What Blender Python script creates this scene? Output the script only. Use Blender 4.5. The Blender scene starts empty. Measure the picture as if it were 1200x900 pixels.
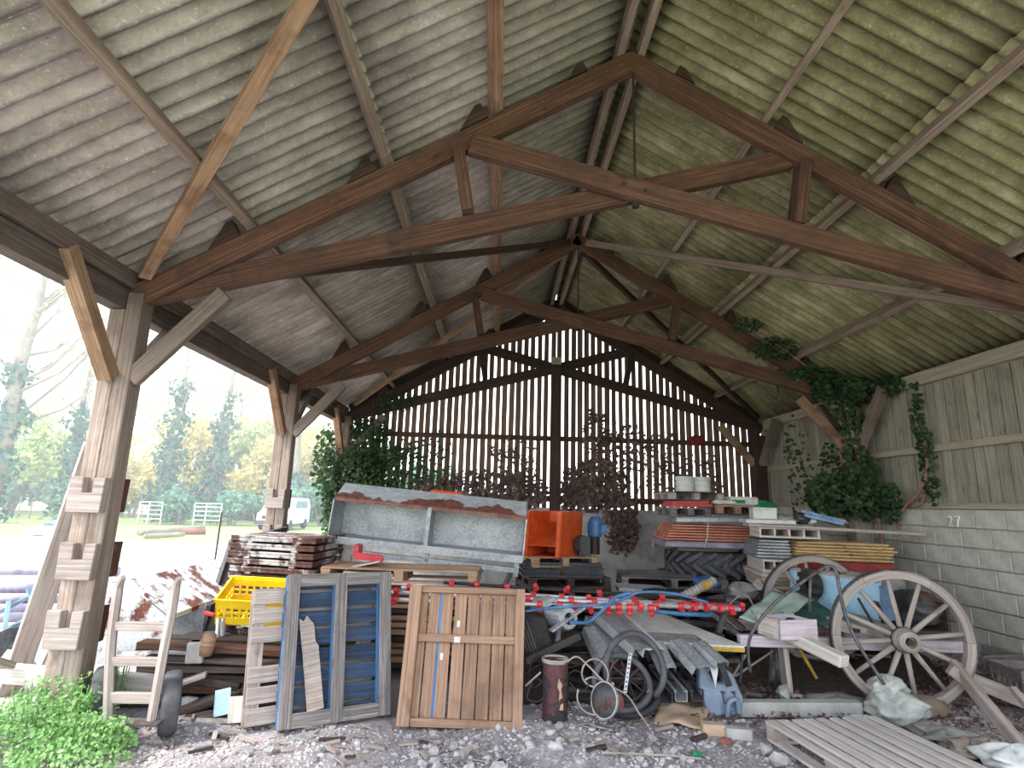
import bpy, math, random
from mathutils import Vector, Matrix, Euler
random.seed(11)
V = Vector
scn = bpy.context.scene
COL = scn.collection

# ---------------------------------------------------------------- camera, sky, exposure
cam_d = bpy.data.cameras.new('camera'); cam = bpy.data.objects.new('camera', cam_d); COL.objects.link(cam)
cam_d.sensor_width = 36.0; cam_d.lens = 667.907 * 36.0 / 1200.0; cam_d.clip_start = 0.05; cam_d.clip_end = 600
cam.matrix_world = Matrix(((0.99933375, -0.0315718, -0.01831084, 0), (-0.02438075, -0.20413111, -0.97863992, 0),
                           (0.02715962, 0.97843432, -0.20476485, 1.7), (0, 0, 0, 1)))
scn.camera = cam
scn.view_settings.view_transform = 'Standard'; scn.view_settings.look = 'None'
scn.view_settings.gamma = 1.0; scn.view_settings.use_curve_mapping = False
scn.view_settings.exposure = 2.08
scn.cycles.diffuse_bounces = 6; scn.cycles.max_bounces = 10; scn.cycles.sample_clamp_indirect = 8
world = bpy.data.worlds.new('hazy_sky'); scn.world = world; world.use_nodes = True
wn = world.node_tree.nodes; wl = world.node_tree.links; wn.clear()
w_out = wn.new('ShaderNodeOutputWorld'); w_bg = wn.new('ShaderNodeBackground'); w_bg.inputs[1].default_value = 0.95
w_tc = wn.new('ShaderNodeTexCoord'); w_sp = wn.new('ShaderNodeSeparateXYZ'); w_rp = wn.new('ShaderNodeValToRGB')
w_rp.color_ramp.elements[0].position = 0.0; w_rp.color_ramp.elements[0].color = (0.96, 0.98, 1.0, 1)
w_rp.color_ramp.elements[1].position = 0.8; w_rp.color_ramp.elements[1].color = (0.72, 0.84, 1.0, 1)
wl.new(w_tc.outputs['Generated'], w_sp.inputs[0]); wl.new(w_sp.outputs[2], w_rp.inputs[0])
wl.new(w_rp.outputs[0], w_bg.inputs[0]); wl.new(w_bg.outputs[0], w_out.inputs[0])
sun_d = bpy.data.lights.new('hazy_sun', 'SUN'); sun = bpy.data.objects.new('hazy_sun', sun_d); COL.objects.link(sun)
sun_d.energy = 1.5; sun_d.angle = math.radians(12); sun_d.color = (1.0, 0.93, 0.82)
sun.rotation_euler = (math.radians(38), 0, math.radians(-62))

# ---------------------------------------------------------------- mesh helpers
def chain(o):
    m = Matrix.Identity(4)
    while o is not None:
        m = o.matrix_basis @ m
        o = o.parent
    return m

def basis(d, up):
    d = V(d).normalized(); up = V(up)
    s = d.cross(up)
    if s.length < 1e-4: s = d.cross(V((1, 0, 0)))
    s.normalize()
    return d, s, s.cross(d).normalized()

class MB:
    def __init__(self): self.v = []; self.f = []; self.uv = []; self.mi = []; self.cur = 0
    def face(self, idx, uv):
        self.f.append(idx); self.uv.extend(uv); self.mi.append(self.cur)
    def obox(self, o, ex, ey, ez):
        """parallelepiped from corner o along three edge vectors; grain runs along the longest"""
        o = V(o); E = [V(ex), V(ey), V(ez)]; L = [e.length for e in E]
        if E[0].cross(E[1]).dot(E[2]) < 0: E[0], E[1] = E[1], E[0]; L[0], L[1] = L[1], L[0]
        b = len(self.v)
        for k in range(8): self.v.append(o + E[0] * (k & 1) + E[1] * (k >> 1 & 1) + E[2] * (k >> 2 & 1))
        rx, ry = random.random() * 40, random.random() * 40; main = L.index(max(L))
        for fc in ((0, 2, 3, 1), (4, 5, 7, 6), (0, 1, 5, 4), (2, 6, 7, 3), (0, 4, 6, 2), (1, 3, 7, 5)):
            bits = 0
            for i in fc: bits |= i ^ fc[0]
            ax = [a for a in range(3) if bits >> a & 1]
            if main in ax: a, c = main, [q for q in ax if q != main][0]
            else: a, c = ax
            self.face([b + i for i in fc], [(rx + L[a] * (i >> a & 1), ry + L[c] * (i >> c & 1)) for i in fc])
        return self
    def box(self, c, s, R=None):
        R = R or Matrix.Identity(3); c = V(c)
        ex, ey, ez = (R @ V((s[0], 0, 0)), R @ V((0, s[1], 0)), R @ V((0, 0, s[2])))
        return self.obox(c - (ex + ey + ez) / 2, ex, ey, ez)
    def beam(self, p, q, w, h, up=(0, 0, 1)):
        p, q = V(p), V(q); d, s, u = basis(q - p, up)
        return self.obox(p - s * w / 2 - u * h / 2, q - p, s * w, u * h)
    def prism(self, poly, o, ex, ey, t):
        """polygon poly in the plane (ex, ey) at o, thickened by vector t"""
        o, ex, ey, t = V(o), V(ex), V(ey), V(t); b = len(self.v); n = len(poly)
        if ex.cross(ey).dot(t) < 0: poly = poly[::-1]
        for k in (0, 1):
            for a, c in poly: self.v.append(o + ex * a + ey * c + t * k)
        r = random.random() * 30
        self.face([b + i for i in range(n)][::-1], [(poly[i][0] * ex.length + r, poly[i][1] * ey.length) for i in range(n)][::-1])
        self.face([b + n + i for i in range(n)], [(poly[i][0] * ex.length + r, poly[i][1] * ey.length) for i in range(n)])
        for i in range(n):
            j = (i + 1) % n
            self.face([b + i, b + j, b + n + j, b + n + i], [(r, 0), (r + .2, 0), (r + .2, t.length), (r, t.length)])
        return self
    def tube(self, pts, r, seg=8, closed=False, caps=True):
        pts = [V(p) for p in pts]; n = len(pts); b = len(self.v); rad = r if isinstance(r, (list, tuple)) else [r] * n
        prev = None; L = 0; ru = random.random() * 20; us = []
        for i, p in enumerate(pts):
            if closed: t = pts[(i + 1) % n] - pts[i - 1]
            else: t = pts[min(i + 1, n - 1)] - pts[max(i - 1, 0)]
            t.normalize()
            if prev is None: s = t.orthogonal().normalized()
            else: s = (prev - t * prev.dot(t)).normalized()
            prev = s; u = t.cross(s)
            if i: L += (pts[i] - pts[i - 1]).length
            us.append(L)
            for k in range(seg):
                a = 2 * math.pi * k / seg
                self.v.append(p + (s * math.cos(a) + u * math.sin(a)) * rad[i])
        for i in range(n if closed else n - 1):
            j = (i + 1) % n
            u0, u1 = us[i] + ru, (us[j] if j else us[i] + .1) + ru
            for k in range(seg):
                m = (k + 1) % seg
                self.face([b + i * seg + k, b + i * seg + m, b + j * seg + m, b + j * seg + k],
                          [(u0, k / seg * .3), (u0, (k + 1) / seg * .3), (u1, (k + 1) / seg * .3), (u1, k / seg * .3)])
        if caps and not closed:
            self.face([b + k for k in range(seg)][::-1], [(k * .1, 0) for k in range(seg)])
            e = b + (n - 1) * seg
            self.face([e + k for k in range(seg)], [(k * .1, 0) for k in range(seg)])
        return self
    def cyl(self, p, q, r, seg=16, r2=None): return self.tube([p, q], [r, r if r2 is None else r2], seg)
    def lathe(self, prof, o, axis, seg=24, close=False):
        """prof: (radius, distance along axis) pairs"""
        d, s, u = basis(axis, (0, 0, 1) if abs(V(axis).normalized().z) < .9 else (0, 1, 0)); o = V(o); b = len(self.v); n = len(prof)
        for r, z in prof:
            for k in range(seg):
                a = 2 * math.pi * k / seg
                self.v.append(o + d * z + (s * math.cos(a) + u * math.sin(a)) * max(r, 1e-4))
        for i in range(n if close else n - 1):
            j = (i + 1) % n
            for k in range(seg):
                m = (k + 1) % seg
                self.face([b + i * seg + k, b + j * seg + k, b + j * seg + m, b + i * seg + m],
                          [(k / seg, prof[i][1]), (k / seg, prof[j][1]), ((k + 1) / seg, prof[j][1]), ((k + 1) / seg, prof[i][1])])
        return self
    def grid(self, fn, nu, nv, t=None):
        """surface fn(u, v) for u, v in 0..1; a thickness vector t makes it a closed sheet"""
        b = len(self.v); N = (nu + 1) * (nv + 1)
        for lay in ((0, 1) if t is not None else (0,)):
            for j in range(nv + 1):
                for i in range(nu + 1):
                    p = V(fn(i / nu, j / nv)); self.v.append(p + V(t) * lay if t is not None else p)
        q = lambda i, j, l=0: b + l * N + j * (nu + 1) + i
        for j in range(nv):
            for i in range(nu):
                uv = [(i / nu, j / nv), ((i + 1) / nu, j / nv), ((i + 1) / nu, (j + 1) / nv), (i / nu, (j + 1) / nv)]
                self.face([q(i, j), q(i + 1, j), q(i + 1, j + 1), q(i, j + 1)], uv)
                if t is not None: self.face([q(i, j, 1), q(i, j + 1, 1), q(i + 1, j + 1, 1), q(i + 1, j, 1)], uv)
        if t is not None:
            z4 = [(0, 0), (.1, 0), (.1, .1), (0, .1)]
            for i in range(nu):
                self.face([q(i, 0), q(i, 0, 1), q(i + 1, 0, 1), q(i + 1, 0)], z4)
                self.face([q(i, nv), q(i + 1, nv), q(i + 1, nv, 1), q(i, nv, 1)], z4)
            for j in range(nv):
                self.face([q(0, j), q(0, j + 1), q(0, j + 1, 1), q(0, j, 1)], z4)
                self.face([q(nu, j), q(nu, j, 1), q(nu, j + 1, 1), q(nu, j + 1)], z4)
        return self
    def leaf(self, c, size, n=None, long=1.3):
        """one leaf: a folded diamond of two triangles"""
        c = V(c)
        d = V((random.gauss(0, 1), random.gauss(0, 1), random.gauss(0, 1)))
        if n is not None: d = d * .55 + V(n)
        d, s, u = basis(d, (random.gauss(0, 1), random.gauss(0, 1), random.gauss(0, 1)))
        b = len(self.v); l = size * long
        self.v += [c - u * l * .5, c + s * size * .5 + d * size * .12, c + u * l * .5, c - s * size * .5 + d * size * .12]
        self.face([b, b + 1, b + 2], [(0, 0), (1, .5), (0, 1)]); self.face([b, b + 2, b + 3], [(0, 0), (0, 1), (1, .5)])
        return self
    def stone(self, c, r, flat=.7):
        b = len(self.v); c = V(c); R = Euler((random.random() * 6, random.random() * 6, random.random() * 6)).to_matrix()
        t = (1 + 5 ** .5) / 2
        pts = [(-1, t, 0), (1, t, 0), (-1, -t, 0), (1, -t, 0), (0, -1, t), (0, 1, t), (0, -1, -t), (0, 1, -t), (t, 0, -1), (t, 0, 1), (-t, 0, -1), (-t, 0, 1)]
        sx, sy = random.uniform(.75, 1.3), random.uniform(.7, 1.1)
        for p in pts:
            q = R @ (V(p).normalized() * random.uniform(.75, 1.15))
            self.v.append(c + V((q.x * r * sx, q.y * r * sy, q.z * r * flat)))
        for f in ((0, 11, 5), (0, 5, 1), (0, 1, 7), (0, 7, 10), (0, 10, 11), (1, 5, 9), (5, 11, 4), (11, 10, 2), (10, 7, 6), (7, 1, 8),
                  (3, 9, 4), (3, 4, 2), (3, 2, 6), (3, 6, 8), (3, 8, 9), (4, 9, 5), (2, 4, 11), (6, 2, 10), (8, 6, 7), (9, 8, 1)):
            self.face([b + i for i in f], [(0, 0), (1, 0), (0, 1)])
        return self
    def mesh(self, name, inv=None):
        me = bpy.data.meshes.new(name)
        vs = [tuple(inv @ V(p)) for p in self.v] if inv is not None else [tuple(p) for p in self.v]
        me.from_pydata(vs, [], self.f)
        uvl = me.uv_layers.new(name='UVMap'); flat = [c for p in self.uv for c in p]
        uvl.data.foreach_set('uv', flat)
        me.polygons.foreach_set('material_index', self.mi)
        return me
    def build(self, name, mat, parent=None, smooth=False, bevel=0.0, world=True):
        inv = chain(parent).inverted() if (parent is not None and world) else None
        me = self.mesh(name, inv)
        for m in (mat if isinstance(mat, (list, tuple)) else [mat]): me.materials.append(m)
        if smooth: me.polygons.foreach_set('use_smooth', [True] * len(me.polygons))
        o = bpy.data.objects.new(name, me); COL.objects.link(o)
        if parent is not None: o.parent = parent
        if bevel:
            bv = o.modifiers.new('bevel', 'BEVEL'); bv.width = bevel; bv.segments = 1; bv.limit_method = 'ANGLE'
        return o

def tag(o, label=None, cat=None, group=None, kind=None):
    if label: o['label'] = label
    if cat: o['category'] = cat
    if group: o['group'] = group
    if kind: o['kind'] = kind
    return o

def thing(name, label, cat, loc=(0, 0, 0), rz=0.0, group=None, kind=None):
    o = bpy.data.objects.new(name, None); COL.objects.link(o); o.empty_display_size = .1
    o.location = loc; o.rotation_euler = (0, 0, rz)
    return tag(o, label, cat, group, kind)

def copy_tree(o, parent=None):
    c = o.copy(); COL.objects.link(c); c.parent = parent
    for ch in list(o.children): copy_tree(ch, c)
    return c

def lerp(a, b, t): return V(a) + (V(b) - V(a)) * t
def curve_pts(pts, n=6):
    """Catmull-Rom through pts"""
    pts = [V(p) for p in pts]; out = []
    for i in range(len(pts) - 1):
        p0 = pts[max(i - 1, 0)]; p1 = pts[i]; p2 = pts[i + 1]; p3 = pts[min(i + 2, len(pts) - 1)]
        for k in range(n):
            t = k / n
            out.append(.5 * ((2 * p1) + (p2 - p0) * t + (2 * p0 - 5 * p1 + 4 * p2 - p3) * t * t + (3 * p1 - p0 - 3 * p2 + p3) * t ** 3))
    out.append(pts[-1]); return out

# ---------------------------------------------------------------- materials
def s2l(c): return tuple(((x / 255) / 12.92 if x / 255 <= .04045 else ((x / 255 + .055) / 1.055) ** 2.4) for x in c) + (1,)
class NT:
    def __init__(self, name):
        self.m = bpy.data.materials.new(name); self.m.use_nodes = True
        self.n = self.m.node_tree.nodes; self.l = self.m.node_tree.links
        self.b = self.n['Principled BSDF']
    def new(self, t, **kw):
        x = self.n.new(t)
        for k, v in kw.items():
            if hasattr(x, k): setattr(x, k, v)
            else: x.inputs[k].default_value = v
        return x
    def link(self, a, b): self.l.new(a, b)
    def ramp(self, fac, stops, interp='LINEAR'):
        r = self.new('ShaderNodeValToRGB'); r.color_ramp.interpolation = interp
        el = r.color_ramp.elements
        while len(el) < len(stops): el.new(.5)
        for e, (p, c) in zip(el, stops): e.position = p; e.color = c
        self.link(fac, r.inputs[0]); return r.outputs[0]
    def noise(self, vec, scale, detail=4, rough=.6):
        n = self.new('ShaderNodeTexNoise'); n.inputs['Scale'].default_value = scale; n.inputs['Detail'].default_value = detail
        n.inputs['Roughness'].default_value = rough
        if vec is not None: self.link(vec, n.inputs['Vector'])
        return n.outputs['Fac']
    def mix(self, fac, a, b, blend='MIX'):
        m = self.new('ShaderNodeMix'); m.data_type = 'RGBA'; m.blend_type = blend
        for sock, val in ((m.inputs['Factor'], fac), (m.inputs['A'], a), (m.inputs['B'], b)): pass
        fs, a_s, b_s = m.inputs[0], m.inputs[6], m.inputs[7]
        for s, val in ((fs, fac), (a_s, a), (b_s, b)):
            if hasattr(val, 'is_output'): self.link(val, s)
            else: s.default_value = val
        return m.outputs[2]
    def math(self, op, a, b=0.0):
        m = self.new('ShaderNodeMath'); m.operation = op
        for s, val in ((m.inputs[0], a), (m.inputs[1], b)):
            if hasattr(val, 'is_output'): self.link(val, s)
            else: s.default_value = val
        return m.outputs[0]
    def coords(self, which='Object'):
        t = self.new('ShaderNodeTexCoord'); return t.outputs[which]
    def rnd(self): return self.new('ShaderNodeObjectInfo').outputs['Random']
    def mapping(self, vec, scale, off=None):
        m = self.new('ShaderNodeMapping'); m.inputs['Scale'].default_value = scale; self.link(vec, m.inputs['Vector'])
        if off is not None: self.link(off, m.inputs['Location'])
        return m.outputs[0]
    def bump(self, h, strength=.3, dist=.01):
        b = self.new('ShaderNodeBump'); b.inputs['Strength'].default_value = strength; b.inputs['Distance'].default_value = dist
        self.link(h, b.inputs['Height']); self.link(b.outputs[0], self.b.inputs['Normal'])
    def value_var(self, col, amount):
        r = self.rnd(); k = self.math('ADD', self.math('MULTIPLY', r, 2 * amount), 1 - amount)
        h = self.new('ShaderNodeHueSaturation'); self.link(k, h.inputs['Value']); self.link(col, h.inputs['Color']); return h.outputs[0]

def wood(name, dark, mid, light, rough=.85, var=.18, stain=None, stain_amt=.5, grain=32):
    t = NT(name); uv = t.coords('UV')
    off = t.new('ShaderNodeCombineXYZ'); r = t.rnd(); t.link(t.math('MULTIPLY', r, 37.0), off.inputs[0]); t.link(t.math('MULTIPLY', r, 91.0), off.inputs[1])
    g = t.noise(t.mapping(uv, (.8, grain, 1), off.outputs[0]), 1.6, 5, .65)
    fine = t.noise(t.mapping(uv, (5, grain * 5, 1), off.outputs[0]), 1.5, 3, .6)
    col = t.ramp(t.math('ADD', t.math('MULTIPLY', g, .75), t.math('MULTIPLY', fine, .25)), [(.30, s2l(dark)), (.5, s2l(mid)), (.68, s2l(light))])
    knots = t.noise(t.mapping(uv, (3.5, 7, 1), off.outputs[0]), 1.0, 2, .5)
    col = t.mix(t.ramp(knots, [(.66, (0, 0, 0, 1)), (.74, (.7, .7, .7, 1))]), col, s2l(dark))
    if stain:
        bl = t.noise(t.coords('Object'), 2.6, 5, .65)
        col = t.mix(t.ramp(bl, [(.5, (0, 0, 0, 1)), (.66, (stain_amt,) * 3 + (1,))]), col, s2l(stain))
    col = t.value_var(col, var)
    t.link(col, t.b.inputs['Base Color']); t.b.inputs['Roughness'].default_value = rough
    t.b.inputs['Specular IOR Level'].default_value = .25
    t.bump(t.math('ADD', g, t.math('MULTIPLY', fine, .6)), .5, .006)
    return t.m

def metal(name, base, light, rust=None, rust_amt=.5, metallic=.75, rough=.45, scale=9, var=.08):
    t = NT(name); ob = t.coords('Object')
    v = t.new('ShaderNodeTexVoronoi'); v.inputs['Scale'].default_value = scale * 4; t.link(ob, v.inputs['Vector'])
    n = t.noise(ob, scale * .5, 5, .6)
    f = t.math('ADD', t.math('MULTIPLY', n, .8), t.math('MULTIPLY', v.outputs['Distance'], .35))
    col = t.ramp(f, [(.32, s2l(base)), (.68, s2l(light))]); m = None
    if rust:
        m = t.ramp(t.noise(ob, 3.2, 6, .68), [(1 - rust_amt - .03, (0, 0, 0, 1)), (1 - rust_amt + .03, (1, 1, 1, 1))])
        rc = t.ramp(t.noise(ob, 14, 4, .7), [(.35, s2l(tuple(c * .6 for c in rust))), (.65, s2l(rust))])
        col = t.mix(m, col, rc)
        inv = t.math('SUBTRACT', 1.0, m); t.link(t.math('MULTIPLY', inv, metallic), t.b.inputs['Metallic'])
        t.link(t.math('ADD', t.math('MULTIPLY', m, .9 - rough), rough), t.b.inputs['Roughness'])
    else:
        t.b.inputs['Metallic'].default_value = metallic; t.b.inputs['Roughness'].default_value = rough
    col = t.value_var(col, var)
    t.link(col, t.b.inputs['Base Color']); t.bump(n, .12, .004)
    return t.m

def paint(name, c, c2=None, rough=.6, chip=None, chip_amt=.35, scale=6, metallic=0, var=.05, transmission=0, alpha=None, bump=.15):
    t = NT(name); ob = t.coords('Object'); n = t.noise(ob, scale, 6, .65)
    col = t.ramp(n, [(.35, s2l(c2 or tuple(x * .8 for x in c))), (.6, s2l(c))])
    if chip:
        m = t.ramp(t.noise(ob, scale * .9 + 1.7, 7, .72), [(1 - chip_amt - .02, (0, 0, 0, 1)), (1 - chip_amt + .02, (1, 1, 1, 1))])
        col = t.mix(m, col, s2l(chip))
    col = t.value_var(col, var)
    t.link(col, t.b.inputs['Base Color']); t.b.inputs['Roughness'].default_value = rough; t.b.inputs['Metallic'].default_value = metallic
    if transmission: t.b.inputs['Transmission Weight'].default_value = transmission
    if alpha is not None: t.b.inputs['Alpha'].default_value = alpha
    t.bump(n, bump, .005); return t.m

def leafmat(name, cols, rough=.6, trans=.35):
    t = NT(name); ob = t.coords('Object'); n = t.noise(ob, 3.0, 3, .7)
    f = t.noise(ob, 40.0, 1, .5)
    k = t.math('ADD', t.math('MULTIPLY', n, .6), t.math('MULTIPLY', f, .4))
    st = [(.3 + .4 * i / max(len(cols) - 1, 1), s2l(c)) for i, c in enumerate(cols)]
    col = t.value_var(t.ramp(k, st), .06)
    t.link(col, t.b.inputs['Base Color']); t.b.inputs['Roughness'].default_value = rough; t.b.inputs['Specular IOR Level'].default_value = .3
    tr = t.new('ShaderNodeBsdfTranslucent'); t.link(col, tr.inputs['Color'])
    mx = t.new('ShaderNodeMixShader'); mx.inputs[0].default_value = trans
    t.link(t.b.outputs[0], mx.inputs[1]); t.link(tr.outputs[0], mx.inputs[2])
    t.link(mx.outputs[0], t.n['Material Output'].inputs['Surface']); return t.m

def sheetmat(name, a, b, c, algae_shade, amt):
    """fibre cement sheet: pale cement, dark mildew specks, algal growth plus painted shade in bands along the corrugations"""
    t = NT(name); ob = t.coords('Object')
    r = t.rnd(); off = t.new('ShaderNodeCombineXYZ'); t.link(t.math('MULTIPLY', r, 53.0), off.inputs[0]); t.link(t.math('MULTIPLY', r, 17.0), off.inputs[2])
    n1 = t.noise(t.mapping(ob, (1.2, 2.2, 1.2), off.outputs[0]), 1.6, 6, .7)
    n2 = t.noise(t.mapping(ob, (3, 14, 3), off.outputs[0]), 1.2, 6, .75)
    sp = t.noise(ob, 38, 3, .7)
    col = t.ramp(n1, [(.32, s2l(a)), (.5, s2l(b)), (.68, s2l(c))])
    sp_ = t.new('ShaderNodeSeparateXYZ'); t.link(ob, sp_.inputs[0])          # mildew and painted shading on one flank, to bring out the corrugations
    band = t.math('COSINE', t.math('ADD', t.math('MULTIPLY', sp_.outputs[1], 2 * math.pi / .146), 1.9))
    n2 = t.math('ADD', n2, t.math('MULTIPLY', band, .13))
    col = t.mix(t.ramp(n2, [(.46, (0, 0, 0, 1)), (.62, (amt,) * 3 + (1,))]), col, s2l(algae_shade))
    col = t.mix(t.ramp(sp, [(.60, (0, 0, 0, 1)), (.70, (.45,) * 3 + (1,))]), col, s2l(tuple(min(255, x * 1.25) for x in c)))
    col = t.mix(t.ramp(sp, [(.30, (.4,) * 3 + (1,)), (.40, (0, 0, 0, 1))]), col, s2l(tuple(x * .62 for x in a)))
    col = t.value_var(col, .07)
    t.link(col, t.b.inputs['Base Color']); t.b.inputs['Roughness'].default_value = .95; t.b.inputs['Specular IOR Level'].default_value = .1
    t.bump(sp, .25, .004); return t.m

ORD = 'topmost second third fourth fifth sixth seventh eighth ninth tenth eleventh twelfth thirteenth fourteenth fifteenth sixteenth'.split()
def nth(k): return ORD[k] + (' ' if k == 0 else ' from the top, a ')      # k counted downwards
M = {}
M['truss'] = wood('red_brown_timber', (50, 34, 27), (84, 58, 46), (118, 88, 72), stain=(60, 46, 40), stain_amt=.6)
M['truss_dark'] = wood('dark_brown_timber', (40, 30, 27), (64, 48, 42), (92, 72, 63), stain=(52, 40, 36), stain_amt=.5)
M['purlin'] = wood('grey_brown_timber', (92, 78, 70), (134, 116, 104), (164, 146, 132), stain=(112, 98, 86), stain_amt=.5)
M['brace'] = wood('tan_timber', (96, 70, 54), (144, 114, 92), (174, 146, 122), stain=(92, 66, 50), stain_amt=.6)
M['post'] = wood('weathered_post_timber', (106, 92, 84), (148, 134, 124), (176, 164, 156), stain=(106, 82, 66), stain_amt=.45)
def weather_top(m, z0, z1, col):
    t = NT.__new__(NT); t.m = m; t.n = m.node_tree.nodes; t.l = m.node_tree.links; t.b = t.n['Principled BSDF']
    old = t.b.inputs['Base Color'].links[0].from_socket
    g = t.new('ShaderNodeNewGeometry'); sp = t.new('ShaderNodeSeparateXYZ'); t.link(g.outputs['Position'], sp.inputs[0])
    mr = t.new('ShaderNodeMapRange'); mr.inputs[1].default_value = z0; mr.inputs[2].default_value = z1; t.link(sp.outputs[2], mr.inputs[0])
    t.link(t.mix(t.math('MULTIPLY', mr.outputs[0], .85), old, t.mix(.6, old, s2l(col), 'MULTIPLY')), t.b.inputs['Base Color'])
weather_top(M['post'], 2.2, 3.0, (96, 66, 52))
M['eave'] = wood('dark_eave_timber', (64, 54, 50), (92, 80, 74), (122, 108, 100), stain=(70, 58, 54), stain_amt=.5)
M['slat'] = wood('brown_slat', (72, 54, 46), (110, 88, 76), (136, 114, 100), var=.25)
M['board'] = wood('olive_grey_board', (102, 97, 86), (146, 140, 126), (174, 168, 152), var=.14, stain=(108, 109, 92), stain_amt=.5)
M['rail'] = wood('grey_rail_timber', (116, 106, 92), (158, 148, 132), (184, 174, 158), var=.1)
M['grey_wood'] = wood('silver_grey_wood', (112, 102, 98), (160, 148, 142), (190, 180, 174), var=.14, stain=(118, 98, 86), stain_amt=.35)
M['pale_wood'] = wood('pale_bleached_wood', (152, 144, 138), (196, 188, 182), (222, 214, 208), var=.08)
M['new_wood'] = wood('tan_softwood', (132, 104, 84), (172, 142, 116), (198, 170, 142), var=.12, stain=(132, 104, 84), stain_amt=.4)
M['crate_wood'] = wood('brown_crate_wood', (110, 84, 68), (150, 120, 100), (176, 148, 126), var=.12, stain=(104, 80, 68), stain_amt=.55)
M['blue_wood'] = wood('blue_painted_wood', (38, 46, 60), (52, 70, 94), (76, 98, 126), var=.25, stain=(74, 74, 80), stain_amt=.65)
M['blue_bright'] = wood('bright_blue_wood', (58, 92, 136), (80, 126, 178), (112, 158, 202), var=.06)
M['dirty_wood'] = wood('dirty_grey_pallet_wood', (70, 66, 66), (118, 112, 110), (172, 164, 162), var=.1, stain=(58, 60, 66), stain_amt=.6)
M['dark_wood'] = wood('dark_old_wood', (46, 38, 36), (72, 62, 58), (102, 92, 86), var=.25)
M['galv'] = metal('galvanised_steel', (128, 132, 136), (176, 180, 184), metallic=.55, rough=.5)
M['galv_rust'] = metal('rusted_galvanised_steel', (150, 156, 160), (196, 202, 206), rust=(124, 74, 62), rust_amt=.5, metallic=.4, rough=.5)
M['white_rust'] = metal('white_sheet_with_rust', (198, 202, 206), (232, 234, 236), rust=(150, 92, 76), rust_amt=.46, metallic=.1, rough=.6)
M['tray_rust'] = metal('grey_tray_with_rust', (134, 130, 130), (182, 178, 178), rust=(104, 70, 60), rust_amt=.54, metallic=.1, rough=.6)
M['iron'] = metal('dull_iron', (60, 60, 64), (98, 98, 102), rust=(92, 66, 54), rust_amt=.42, metallic=.5, rough=.55, var=.2)
M['rod'] = metal('black_iron_rod', (38, 34, 34), (62, 56, 54), metallic=.4, rough=.6)
M['concrete'] = paint('weathered_concrete', (178, 176, 172), (146, 144, 142), rough=.95, scale=5)
M['mortar'] = paint('mortar', (196, 194, 188), (170, 168, 162), rough=.95, scale=12)
M['block'] = paint('grey_block', (190, 187, 178), (164, 162, 154), rough=.95, scale=7, var=.06)
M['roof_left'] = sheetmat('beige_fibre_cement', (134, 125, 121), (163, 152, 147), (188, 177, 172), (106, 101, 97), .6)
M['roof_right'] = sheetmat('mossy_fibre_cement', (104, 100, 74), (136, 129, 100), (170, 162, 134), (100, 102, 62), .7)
M['ivy'] = leafmat('ivy_leaves', [(32, 50, 32), (56, 80, 48), (92, 118, 76)])
M['dry_ivy'] = leafmat('dry_creeper_leaves', [(60, 48, 46), (104, 84, 78), (152, 130, 122)], trans=.15)
M['stem'] = paint('creeper_stem', (150, 116, 100), (116, 88, 76), rough=.9)
M['weed'] = leafmat('weed_leaves', [(84, 128, 66), (128, 172, 104), (184, 212, 156)])

# ---------------------------------------------------------------- barn: dimensions
XC, XLFT, XRGT = 1.15, -3.2, 5.55
YT = [0.95, 4.75, 8.57, 11.9]; YA, YB = 0.5, 12.15
TAN = 0.595; ZC0 = 5.92
def zc(x): return ZC0 - TAN * abs(x - XC)          # centre line of the rafters
def zroof(x): return zc(x) + .295                  # underside of the sheets
SL = math.hypot(1, TAN)

# ground: barn floor with low mounds, gravel yard, lawn
def floor_h(x, y):
    h = .03 * math.sin(1.7 * x + .6) * math.sin(1.3 * y + 1.0) + .018 * math.sin(4.1 * x) * math.sin(3.7 * y + 2)
    return h - .02
t = NT('barn_floor_dirt'); ob = t.coords('Object')
n1 = t.noise(ob, 1.3, 6, .7); n2 = t.noise(ob, 18, 5, .75); n3 = t.noise(ob, 60, 3, .7)
c = t.ramp(t.math('ADD', t.math('MULTIPLY', n1, .5), t.math('MULTIPLY', n2, .5)), [(.36, s2l((118, 111, 113))), (.5, s2l((168, 161, 165))), (.64, s2l((206, 199, 204)))])
t.link(t.mix(t.ramp(n3, [(.55, (0, 0, 0, 1)), (.68, (.55,) * 3 + (1,))]), c, s2l((190, 184, 184))), t.b.inputs['Base Color'])
t.b.inputs['Roughness'].default_value = 1; t.b.inputs['Specular IOR Level'].default_value = .1
t.bump(t.math('ADD', n2, n3), .7, .03); M['dirt'] = t.m
t = NT('pale_gravel_yard'); ob = t.coords('Object'); n1 = t.noise(ob, .35, 5, .65); n2 = t.noise(ob, 9, 4, .7)
t.link(t.ramp(t.math('ADD', t.math('MULTIPLY', n1, .6), t.math('MULTIPLY', n2, .4)), [(.35, s2l((150, 142, 132))), (.6, s2l((206, 198, 190)))]), t.b.inputs['Base Color'])
t.b.inputs['Roughness'].default_value = 1; M['yard'] = t.m
t = NT('short_lawn'); ob = t.coords('Object'); n1 = t.noise(ob, .12, 5, .65); n2 = t.noise(ob, 6, 4, .7)
t.link(t.ramp(t.math('ADD', t.math('MULTIPLY', n1, .6), t.math('MULTIPLY', n2, .4)), [(.35, s2l((120, 148, 84))), (.6, s2l((168, 180, 120)))]), t.b.inputs['Base Color'])
t.b.inputs['Roughness'].default_value = 1; M['lawn'] = t.m

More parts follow.
